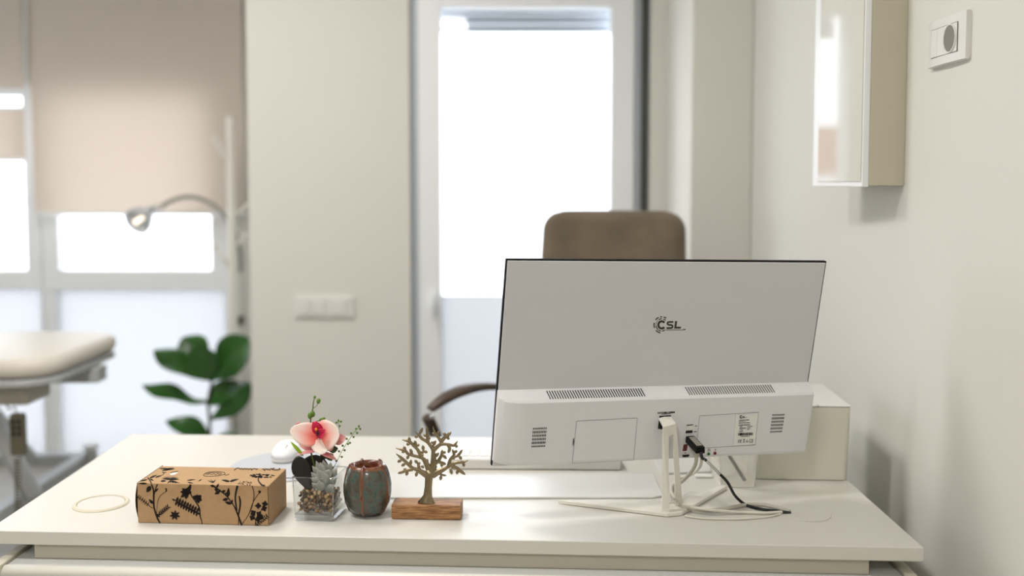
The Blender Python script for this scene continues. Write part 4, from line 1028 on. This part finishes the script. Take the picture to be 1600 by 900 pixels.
for a, b in (((190, 520), (170, 578)), ((290, 530), (275, 588)), ((210, 480), (225, 402)), ((170, 440), (118, 474)), ((130, 400), (76, 432)), ((165, 520), (148, 495)), ((320, 505), (295, 450)), ((300, 450), (262, 406)), ((298, 460), (318, 428)), ((360, 495), (334, 466)), ((200, 352), (178, 400)), ((240, 350), (212, 284)), ((165, 310), (145, 258)), ((160, 305), (122, 326)), ((390, 440), (402, 394)), ((213, 215), (200, 158)), ((215, 228), (172, 242)), ((272, 252), (316, 243)), ((275, 252), (264, 195)), ((322, 348), (362, 308)), ((358, 312), (350, 246)), ((356, 308), (402, 328)), ((330, 352), (362, 356)), ((308, 140), (352, 55)), ((300, 155), (260, 155)), ((403, 178), (434, 166)), ((398, 150), (358, 134)), ((455, 265), (492, 196)), ((458, 230), (446, 205)), ((515, 150), (521, 90)), ((480, 120), (455, 132)), ((605, 155), (572, 108)), ((600, 150), (640, 186)), ((700, 250), (728, 268)), ((565, 330), (600, 320)), ((560, 345), (608, 396)), ((480, 382), (524, 325)), ((565, 440), (548, 482)), ((480, 460), (495, 500)), ((790, 435), (796, 482)), ((688, 330), (724, 304)), ((660, 385), (700, 392)), ((738, 360), (772, 402)), ((730, 510), (718, 562)), ((648, 500), (666, 564)), ((552, 565), (540, 628))): tw(a, b)
newobj('brass_tree', bm, M['bronze'], tree, smooth=True)

# ------------------------------------------------------------------ white board, keyboard, mouse, mouse pad
zb_ = ZT + .0005
bm = BM()
p_ = [on(600, 779.5, zb_), on(1020, 779, zb_), on(1036, 776, zb_), on(1020, 742, zb_), on(600, 742, zb_)]
prism(bm, p_, Vector((0, 0, .0035))); o = newobj('desk_pad', bm, M['sheet'], bevel=.001); tag(ctr(o), 'thin white desk pad lying in front of the keyboard', 'desk pad')
kp = thing('keyboard', 'slim white keyboard seen from behind under the computer', 'keyboard', tuple(on(835, 735, ZT)))
k0, k1 = on(700, 733, ZT + .001), on(970, 735, ZT + .001); kx = (k1 - k0).normalized(); ky = UPV.cross(kx).normalized(); ky = ky if ky.y > 0 else -ky
kl = (k1 - k0).length
hk = at(970, 719, k1.y).z - ZT - .001
bm = BM(); sec = [(0, 0), (0, hk), (.012, hk + .001), (.135, .007), (.135, 0)]
prism(bm, [k0 + ky * a + UPV * b for a, b in sec], kx * kl); newobj('keyboard_body', bm, M['white_plastic'], kp, bevel=.003)
sl_ = (.007 - hk - .001) / (.135 - .012)
WK = mat('key_white', '#eceae6', .4)
for r_ in range(5):
    xk = .006
    while xk < kl - .02:
        wk = .0165 if not (r_ == 4 and .1 < xk < .2) else .08
        wk = min(wk, kl - .006 - xk)
        bm = BM(); yy = .022 + r_ * .0215; zz = hk + .001 + sl_ * (yy - .012)
        c = k0 + kx * xk + ky * yy + UPV * zz; dy_ = ky * .017 + UPV * sl_ * .017
        prism(bm, [c, c + kx * wk, c + kx * wk + dy_, c + dy_], UPV * .0022); newobj('key', bm, WK, kp, bevel=.0006)
        xk += wk + .003
bm = BM(); box(bm, -.02, .02, 0, .0015, .004, .006, Matrix.Translation(k0 + kx * .3)); bm.free()
mc = on(440, 724, ZT + .002)
o = None
pc = on(445, 729, ZT)
bm = BM(); lathe(bm, [(.114, 0), (.115, .001), (.114, .002)], pc + UPV * .0004, 64); o = newobj('mouse_pad', bm, M['pad']); tag(ctr(o), 'round pale grey mouse pad under the white mouse', 'mouse pad')
ms = thing('computer_mouse', 'white computer mouse on the round grey pad behind the gift box', 'mouse', tuple(mc))
mz = ZT + .0028; mw = (on(461, 726, mz).x - on(416, 726, mz).x) / 2
bm = BM(); nU, nV = 24, 12; top = at(440, 692, mc.y + .03).z - mz
def mpt(a, h):
    ca, sa = math.cos(a), math.sin(a)
    return Vector((mc.x + mw * .98 * (abs(ca) ** .8) * (1 if ca > 0 else -1) * h, mc.y + .045 + .052 * (abs(sa) ** .85) * (1 if sa > 0 else -1) * h, 0))
def mh(h): return .009 + (top - .009) * max(0, 1 - h ** 2.6) ** .7
rings = []
for i in range(nV + 1):
    h = 1 - i / nV; row = []
    for k in range(nU):
        p_ = mpt(2 * PI * k / nU, max(h, .01)); p_.z = mz + mh(h) ; row.append(bm.verts.new(p_))
    rings.append(row)
for i in range(nV):
    for k in range(nU): bm.faces.new((rings[i][k], rings[i][(k + 1) % nU], rings[i + 1][(k + 1) % nU], rings[i + 1][k]))
bm.faces.new(rings[-1]); bm.faces.new(rings[0][::-1]); newobj('shell', bm, M['frame'], ms, smooth=True)
bm = BM(); rings = []
for h, z_ in ((.93, 0), (1.0, .003), (1.0, .0075), (.985, .0085)):
    row = []
    for k in range(nU): p_ = mpt(2 * PI * k / nU, h); p_.z = mz + z_; row.append(bm.verts.new(p_))
    rings.append(row)
for i in range(3):
    for k in range(nU): bm.faces.new((rings[i][k], rings[i][(k + 1) % nU], rings[i + 1][(k + 1) % nU], rings[i + 1][k]))
bm.faces.new(rings[0][::-1]); bm.faces.new(rings[-1]); newobj('base', bm, M['white_plastic'], ms)
bm = BM(); lathe(bm, [(.0085, -.002), (.0092, -.0014), (.0092, .0014), (.0085, .002)], (mc.x + .006, mc.y + .020, mz + mh(.52) - .006), 20, (1, 0, 0)); newobj('scroll_wheel', bm, M['white_plastic'], ms)

bm = BM(); tube(bm, smooth_pts([on(405, 741, ZT + .002), on(432, 746, ZT + .002), on(452, 747.5, ZT + .002), on(466, 746, ZT + .002), on(520, 738, ZT + .002)]), .0016, 8)
o = newobj('short_black_cable', bm, M['cable_black'], smooth=True); tag(ctr(o), 'short black cable lying between the gift box and the glass vase', 'cable')
# ------------------------------------------------------------------ folder and ruler behind the stand
fz = ZT + .0006
bm = BM(); prism(bm, [on(1034, 741.5, fz), on(1111, 739, fz), on(1103, 700, fz), on(1012, 703, fz)], Vector((0, 0, .004))); o = newobj('paper_folder', bm, M['sheet'], bevel=.001); tag(ctr(o), 'white paper folder lying flat behind the computer stand', 'folder')
bm = BM(); prism(bm, [on(1087, 747, fz), on(1113, 747, fz), on(1111, 742.5, fz), on(1082, 742.5, fz)], Vector((0, 0, .004))); o = newobj('sticky_note_pad', bm, M['label'], bevel=.0008); tag(ctr(o), 'small pale note pad beside the front of the pen holder', 'note pad')

# ------------------------------------------------------------------ mesh pen holder
h0, h1 = on(1127, 761, ZT), on(1178, 761.5, ZT)
ph = thing('pen_holder', 'square white wire mesh pen holder between the stand and the white storage box', 'pen holder', tuple((h0 + h1) / 2 + Vector((0, .035, 0))))
hx = (h1 - h0).normalized(); hy = UPV.cross(hx).normalized(); hy = hy if hy.y > 0 else -hy
ca, sa = math.cos(-.16), math.sin(-.16)
bw = (h1 - h0).length / 2; hc = (h0 + h1) / 2 + hy * bw
HH = .098; twd = bw * 1.22
def hp(a, b, h): k = bw + (twd - bw) * h / HH; return hc + hx * a * k + hy * b * k + UPV * (h + .0016)
bm = BM(); pr4 = ((-1, -1), (1, -1), (1, 1), (-1, 1))
for (a, b), (c, d) in zip(pr4, pr4[1:] + pr4[:1]):
    tube(bm, [hp(a, b, HH), hp(c, d, HH)], .0018, 8); tube(bm, [hp(a, b, .0), hp(c, d, .0)], .0014, 8); tube(bm, [hp(a, b, 0), hp(a, b, HH)], .0010, 8)
prism(bm, [hp(-1, -1, .0), hp(1, -1, .0), hp(1, 1, .0), hp(-1, 1, .0)], UPV * .001)
newobj('rim_frame', bm, M['metalwhite'], ph, smooth=False)
for (a, b), (c, d) in zip(pr4, pr4[1:] + pr4[:1]):
    bm = BM(); nn = 19
    def sp_(s, t_): return hp(a, b, t_ * HH).lerp(hp(c, d, t_ * HH), s)
    asp = 1.35
    for k in range(-int(nn * asp), nn + 1):
        for sgn in (1, -1):
            # line s = k/nn + t*asp
            t0, t1 = 0.0, 1.0; s0 = k / nn; s1 = s0 + asp
            if s0 < 0: t0 = -s0 / asp; s0 = 0
            if s1 > 1: t1 = t0 + (1 - s0) / asp if s0 > 0 else (1 - k / nn) / asp; s1 = 1
            if t1 - t0 < .02: continue
            q0, q1 = (s0, s1) if sgn == 1 else (1 - s0, 1 - s1)
            tube(bm, [sp_(q0, t0), sp_(q1, t1)], .00030, 4)
    newobj('mesh_side', bm, M['metalwhite'], ph)
bm = BM(); pe = [at(1164, 752, hc.y - .012), at(1140, 713, hc.y - .004), at(1134, 700, hc.y)]
pe[0].z = max(pe[0].z, ZT + .007); tube(bm, pe, [.0035, .0035, .0035], 10); o = newobj('pen', bm, M['bluegreen'], smooth=True); tag(ctr(o), 'dark pen leaning inside the white mesh pen holder', 'pen')

# ------------------------------------------------------------------ white lidded box by the wall
q0, q1 = on(1181, 749.5, ZT), on(1325, 751.5, ZT)
sb0 = thing('storage_box', 'white lidded box with rounded corners at the right end of the desk', 'box', tuple((q0 + q1) / 2))
qx = (q1 - q0).normalized(); qy = UPV.cross(qx).normalized(); qy = qy if qy.y > 0 else -qy
ql = (q1 - q0).length; qh = at(1330, 634, q1.y).z - ZT - .001
def qp(a, b, h): return q0 + qx * a + qy * b + UPV * (h + .001)
bm = BM(); QD = .215
bot = [qp(x, y, 0) for x, y in rrect(0, ql, 0, QD, .012, 5)]; top_ = [qp(x, y, qh - .0035) for x, y in rrect(-.003, ql + .003, -.001, QD + .003, .006, 5)]
a_ = [bm.verts.new(p) for p in bot]; b_ = [bm.verts.new(p) for p in top_]; n = len(a_)
for k in range(n): bm.faces.new((a_[k], a_[(k + 1) % n], b_[(k + 1) % n], b_[k]))
bm.faces.new(a_[::-1]); bm.faces.new(b_); newobj('body', bm, mat('storage_box_plastic', '#d0cdc0', .45), sb0, bevel=.0015)
bm = BM(); prism(bm, [qp(x, y, qh - .0028) for x, y in rrect(-.003, ql + .003, -.002, QD + .003, .006, 5)], UPV * .0028); newobj('lid', bm, M['white_plastic'], sb0, bevel=.001)
bm = BM(); x_ = ql * .66; tube(bm, [qp(x_, -.003, qh - .004), qp(x_, -.0028, qh + .0005), qp(x_ - .002, .003, qh + .0008)], .0005, 6); newobj('lid_catch', bm, M['slot2'], sb0)

# ------------------------------------------------------------------ office chair behind the desk
YC = 2.95
ccx = at(950, 400, YC).x
ch = thing('office_chair', 'brown suede office chair behind the computer', 'chair', (ccx, YC - .1, 0))
YAW = math.radians(-14)
TC = Matrix.Translation((ccx, YC, 0)) @ Matrix.Rotation(YAW, 4, 'Z')
zt_ = at(960, 331, YC).z
# backrest: cushion, curved, narrower towards the top
def cushion(bm, z0, z1, w0, w1, y, thk, lean, n=24, m=90):
    g = []
    for side in (0, 1):
        rows = []
        for i in range(m + 1):
            t_ = i / m; z = z0 + (z1 - z0) * t_; w = w0 + (w1 - w0) * t_
            e = 1
            dtop, dbot = (1 - t_) * (z1 - z0), t_ * (z1 - z0)
            for dd in (dtop, dbot):
                if dd < .06: e = min(e, .72 + .28 * math.sqrt(max(0, 1 - (1 - dd / .06) ** 2)))
            row = []
            for j in range(n + 1):
                s = j / n * 2 - 1; x = s * w / 2 * e
                ed = (1 - abs(s) ** 6) ** .5 * (min(1, dtop / .03 + .15) * min(1, dbot / .03 + .15)) ** .5
                yy = y - lean * t_ + .05 * s * s * -1 + (thk / 2) * (-1 if side == 0 else 1) * max(.1, ed)
                row.append(bm.verts.new(TC @ Vector((x, yy, z))))
            rows.append(row)
        g.append(rows)
    for side in (0, 1):
        for i in range(m):
            for j in range(n): bm.faces.new((g[side][i][j], g[side][i][j + 1], g[side][i + 1][j + 1], g[side][i + 1][j]))
    for i in range(m):
        for j in (0, n): bm.faces.new((g[0][i][j], g[0][i + 1][j], g[1][i + 1][j], g[1][i][j]))
    for j in range(n):
        for i in (0, m): bm.faces.new((g[0][i][j], g[0][i][j + 1], g[1][i][j + 1], g[1][i][j]))
bm = BM(); cushion(bm, .52, zt_, .485, .436, .06, .10, -.10); newobj('backrest', bm, M['suede'], ch, smooth=True)
bm = BM(); box(bm, -.25, .25, -.45, .02, .43, .51, TC); newobj('seat', bm, M['suede'], ch, bevel=.03, seg=4)
bm = BM(); box(bm, -.10, .10, -.32, -.12, .395, .428, TC); tube(bm, [TC @ Vector((0, -.22, .13)), TC @ Vector((0, -.22, .396))], .028, 16); newobj('gas_column', bm, M['chrome'], ch)
for k in range(5):
    a = k * 2 * PI / 5 + .3; bm = BM(); c0 = TC @ Vector((0, -.22, .12)); c1 = c0 + Vector((math.cos(a) * .29, math.sin(a) * .29, -.035))
    tube(bm, [c0, c1], [.028, .016], 10); lg = newobj('leg', bm, M['black'], ch, smooth=True)
    bm = BM(); cc = c1 + Vector((0, 0, -.055)); ax = Vector((-math.sin(a), math.cos(a), 0)); lathe(bm, [(.02, -.022), (.028, -.018), (.028, .018), (.02, .022)], cc + Vector((0, 0, .002)), 16, ax); newobj('caster', bm, M['black'], lg)
# left armrest as in the picture, right one mirrored on the chair's own plane
arm_px = [(672, 640, 2.62), (690, 626, 2.64), (712, 614, 2.67), (738, 606, 2.71), (765, 603.5, 2.76), (800, 606, 2.83), (830, 616, 2.90)]
PA = smooth_pts([at(*q) for q in arm_px], 5)
def armset(f):
    bm = BM(); tube(bm, [f(p) for p in PA], [.014, .022, .024, .020, .015, .013], 12, Vector((0, 0, 1)), .62); o = newobj('armrest', bm, M['leather'], ch, smooth=True)
    bm = BM(); b0, b1, b2 = at(668, 652, 2.66), at(680, 680, 2.70), at(690, 720, 2.75)
    e_ = Vector((.04, .02, -.02))
    P = smooth_pts([f(b0), f(b1), f(b2), f(b2 + Vector((.02, .02, -.16))), f(b2 + Vector((.12, .03, -.26))), f(b2 + Vector((.22, .03, -.27)))])
    tube(bm, P, [.016, .018, .016, .013], 10, Vector((0, 1, 0)), .6); lk = newobj('armrest_bracket', bm, M['tablebox' if False else 'leather'], o, smooth=True)
    bm = BM(); ball(bm, f(at(675, 651, 2.635)), .007, 2); newobj('bolt', bm, M['chrome'], o, smooth=True)
armset(lambda p: p)
TCi = TC.inverted()
def mir(p):
    q = TCi @ p; q.x = -q.x; return TC @ q
armset(mir)

# ------------------------------------------------------------------ treatment table at the left
tt = thing('treatment_table', 'cream padded treatment table on a grey lifting frame at the left edge', 'treatment table', (-2.1, 3.3, 0))
e0_, e1_ = at(70, 597, 3.10), at(184, 562, 3.52)
zc0 = .725; zc1 = at(100, 541, 3.3).z
x0_ = XL + .35
bm = BM(); pl_ = []
xr0, xr1 = e0_.x, e1_.x
for x, y in rrect(x0_, (xr0 + xr1) / 2 + .01, 3.03, 3.66, .12, 8): pl_.append((x, y))
def slab(bm, z0, z1, grow): prism(bm, [(x_ + (grow if x_ > -1.8 else 0), y_, z0) for x_, y_ in pl_], Vector((0, 0, z1 - z0)))
zc0 = at(60, 592, 3.06).z
slab(bm, zc0, zc1, 0); newobj('cushion', bm, M['vinyl'], tt, bevel=.028, seg=5, smooth=True)
bm = BM(); slab(bm, zc0 - .022, zc0 - .001, -.004); newobj('support_board', bm, M['greymetal'], tt, bevel=.004)
bm = BM(); box(bm, x0_ + .1, at(160, 580, 3.4).x, 3.36, 3.44, zc0 - .075, zc0 - .023); newobj('cross_rail', bm, M['greymetal'], tt, bevel=.004)
a, b = at(-60, 632, 3.12), at(48, 600, 3.12)
bm = BM(); box(bm, a.x, b.x, 3.10, 3.26, a.z, zc0 - .023); newobj('motor_box', bm, M['tablebox'], tt, bevel=.01)
# base frame and scissor arms
f0 = at(140, 715, 3.86)
zbF = f0.z
bm = BM(); fa, fb_ = at(137, 712, 3.80), at(8, 790, 3.30)
fb_.z = fa.z
box(bm, fa.x - .055, fa.x - .005, 3.12, 3.86, fa.z - .045, fa.z); newobj('base_rail', bm, M['greymetal'], tt, bevel=.003)
bm = BM(); tube(bm, [(fa.x, fa.y + .03, .0), (fa.x, fa.y + .03, fa.z + .02)], .022, 14); newobj('leg', bm, M['greymetal'], tt, smooth=False)
bm = BM(); tube(bm, [(fa.x, fa.y + .03, fa.z + .02), (fa.x, fa.y + .03, fa.z + .035)], .028, 14); newobj('leg_cap', bm, M['frame'], tt)
for q in ((fa.x - .03, 3.13), (x0_ + .15, 3.15), (x0_ + .15, 3.8)):
    bm = BM(); tube(bm, [(q[0], q[1], 0), (q[0], q[1], fa.z + .02)], .022, 14); newobj('leg', bm, M['greymetal'], tt)
bm = BM(); box(bm, x0_ + .15, fa.x - .057, 3.12, 3.17, fa.z - .045, fa.z); newobj('base_rail', bm, M['greymetal'], tt, bevel=.003)
bm = BM(); box(bm, x0_ + .15, fa.x - .057, 3.80, 3.85, fa.z - .045, fa.z); newobj('base_rail', bm, M['greymetal'], tt, bevel=.003)
for y_ in (3.3, 3.7):
    bm = BM(); tube(bm, [(at(52, 742, y_).x, y_, fa.z), (at(-30, 655, y_).x, y_, at(-30, 620, y_).z)], .03, 8); newobj('lifting_arm', bm, M['greymetal'], tt)
    bm = BM(); tube(bm, [(x0_ + .2, y_, fa.z), (x0_ + .45, y_, zc0 - .06)], .03, 8); newobj('lifting_arm', bm, M['greymetal'], tt)
rc = thing('remote_control', 'brown grey hand remote hanging on a coiled cord below the treatment table', 'remote', tuple(at(27, 712, 3.08)))
a, b = at(17, 712, 3.08), at(38, 646, 3.08)
bm = BM(); prism(bm, [(x, 3.075, z) for x, z in rrect(a.x, b.x, a.z, b.z, .010, 4)], Vector((0, .02, 0))); newobj('body', bm, M['remote'], rc, bevel=.003)
bm = BM()
for i in range(2):
    for j in range(3):
        x = a.x + (b.x - a.x) * (.3 + .4 * i); z = b.z - .025 - j * .019; lathe(bm, [(.006, 0), (.006, .002)], (x, 3.0735, z), 10, (0, -1, 0))
newobj('buttons', bm, M['black'], rc)
P = []; c0 = at(28, 716, 3.085)
for k in range(260):
    s = k / 259; P.append(c0 + Vector((.009 * math.cos(k * .62) - .005 * s, .009 * math.sin(k * .62), -.26 * s)))
bm = BM(); tube(bm, P, .0028, 6); newobj('coiled_cord', bm, M['remote'], rc, smooth=True)
bm = BM(); tube(bm, smooth_pts([at(27, 646, 3.085), at(22, 636, 3.09), at(14, 640, 3.1), at(10, 630, 3.12)]), .003, 6); newobj('hanging_hook', bm, M['chrome'], rc, smooth=True)

# ------------------------------------------------------------------ coat stand, examination lamp
YS = 4.22
cs = thing('coat_stand', 'slim white coat stand with angled pegs beside the right window', 'coat stand', tuple(Vector((at(363, 400, YS).x, YS, 0))))
px_ = at(363, 400, YS).x; zt2 = at(363, 182, YS).z
bm = BM(); tube(bm, [(px_, YS, .02), (px_, YS, zt2)], .019, 16); newobj('pole', bm, M['metalwhite'], cs)
bm = BM(); lathe(bm, [(.08, 0), (.08, .012), (.03, .02)], (px_, YS, 0), 40); newobj('base', bm, M['metalwhite'], cs)
for xa, ya, xb, yb, dy in ((362, 262, 336, 216, -.03), (364, 424, 336, 386, -.03), (364, 340, 386, 322, .04), (364, 388, 385, 368, .05)):
    bm = BM(); p0_ = at(xa, ya, YS); p0_.x = px_; p1_ = at(xb, yb, YS + dy); tube(bm, [p0_, p1_], .008, 10); pg = newobj('peg', bm, M['metalwhite'], cs, smooth=True)
    bm = BM(); ball(bm, p1_, .013, 2); newobj('peg_knob', bm, M['metalwhite'], pg, smooth=True)
YL = 4.40
el = thing('examination_lamp', 'gooseneck examination lamp with a clear bell shaped head before the window', 'lamp', (at(379, 500, YL).x, YL, 0))
lx = at(377, 500, YL).x
NK = [(254, 322), (270, 313), (290, 308), (310, 310), (330, 319), (345, 331), (357, 345), (368, 365), (375, 395)]
bm = BM(); tube(bm, smooth_pts([at(x, y, YL) for x, y in NK] + [Vector((lx, YL, at(377, 430, YL).z))]), .0095, 12); newobj('gooseneck', bm, mat('grey_gooseneck', '#8b8c80', .4, metal=.3), el, smooth=True)
bm = BM(); tube(bm, [(lx, YL, .02), (lx, YL, at(377, 425, YL).z)], .011, 14); newobj('pole', bm, M['metalwhite'], el)
bm = BM(); lathe(bm, [(.09, 0), (.09, .015), (.03, .03)], (lx, YL, 0), 32); newobj('base', bm, M['metalwhite'], el)
bm = BM(); box(bm, lx - .012, lx + .014, YL - .03, YL + .01, at(377, 507, YL).z, at(377, 493, YL).z); newobj('clamp', bm, M['remote'], el, bevel=.004)
hd = at(222, 340, YL); dirn = (at(205, 352, YL) - at(255, 322, YL)).normalized() * .5 + Vector((.05, -1.0, -.35)); dirn.normalize()
bm = BM(); lathe(bm, [(.014, -.085), (.018, -.07), (.022, -.045), (.045, -.02), (.058, .01), (.062, .04), (.059, .042), (.054, .012), (.041, -.017), (.018, -.04)], hd, 32, dirn); newobj('lamp_head', bm, mat('frosted_silver', '#c9ced4', .25, metal=.25, spec=.6), el, smooth=True)
bm = BM(); tube(bm, [hd - dirn * .08, at(254, 322, YL)], [.016, .012], 12); newobj('lamp_neck', bm, M['white_plastic'], el, smooth=True)
LED = emis('lit_led', '#fff1dc', 1.6)
for s in (-1, 0, 1):
    bm = BM(); e_ = dirn.orthogonal().normalized(); e_ = dirn.cross(Vector((0, 1, 0))).normalized(); c_ = hd + dirn * .012 + Vector((.024 * s, 0, .015 * s)) * .8; ball(bm, c_, .012, 2); newobj('bulb', bm, LED, el, smooth=True)

# ------------------------------------------------------------------ fiddle leaf plant
YPn = 3.98
fp = thing('potted_fig', 'potted fiddle leaf fig with broad green leaves behind the desk corner', 'plant', (at(326, 700, YPn).x, YPn, 0))
pxn = at(327, 700, YPn).x
bm = BM(); lathe(bm, [(.10, 0), (.13, .03), (.15, .28), (.145, .285), (.135, .26)], (pxn, YPn, 0), 40); newobj('pot', bm, M['pot'], fp)
bm = BM(); lathe(bm, [(.134, .245), (.134, .25)], (pxn, YPn, 0), 30); newobj('soil', bm, M['stem'], fp)
cL = lambda x, y, dy=0: at(200 + x / 5, 500 + y / 5, YPn + dy)
bm = BM(); tube(bm, smooth_pts([(pxn, YPn, .24), cL(640, 1100), cL(637, 870), cL(638, 770), cL(625, 650), cL(640, 560), cL(655, 490), cL(648, 440)]), [.008, .007, .006, .005], 10); newobj('stem', bm, M['stem'], fp, smooth=True)
lpx = (cL(100, 0) - cL(0, 0)).length / 100
def fig(b, t_, w, n_, db=0, dt=0, **k):
    bm = BM(); v = []; petal_mesh(bm, v, cL(*b, db), cL(*t_, dt), n_, w * 1.3 * lpx, nu=24, nv=12, **k); newobj('leaf', bm, M['leaf'], fp, smooth=True, solid=.002)
fig((650, 470), (205, 235), 150, (.3, -1, .8), 0, -.08, cup=-.2, bend=.05, wave=.05, shape=1.5)
fig((655, 420), (430, 135), 200, (.2, -1, .4), .02, .06, cup=.3, wave=.05, shape=1.7)
fig((650, 470), (940, 140), 260, (-.2, -1, .5), 0, -.05, cup=.25, bend=-.05, shape=1.35, wave=.03)
fig((630, 470), (520, 200), 210, (.2, -1, .3), -.01, -.08, cup=.25, shape=1.1)
fig((620, 640), (115, 505), 120, (.2, -.7, 1), 0, -.08, cup=.3, bend=-.07, wave=.05, shape=1.4)
fig((620, 660), (860, 480), 150, (-.1, -1, .6), 0, .03, cup=.25, shape=1.0)
fig((640, 775), (950, 490), 170, (-.6, -1, .2), 0, -.06, cup=-.2, bend=-.07, wave=.03, shape=1.2)
fig((640, 960), (295, 790), 160, (.2, -.7, 1), 0, -.04, cup=.3, bend=.10, wave=.02)
fig((640, 1000), (880, 930), 150, (-.2, -.7, 1), 0, -.04, cup=.3)
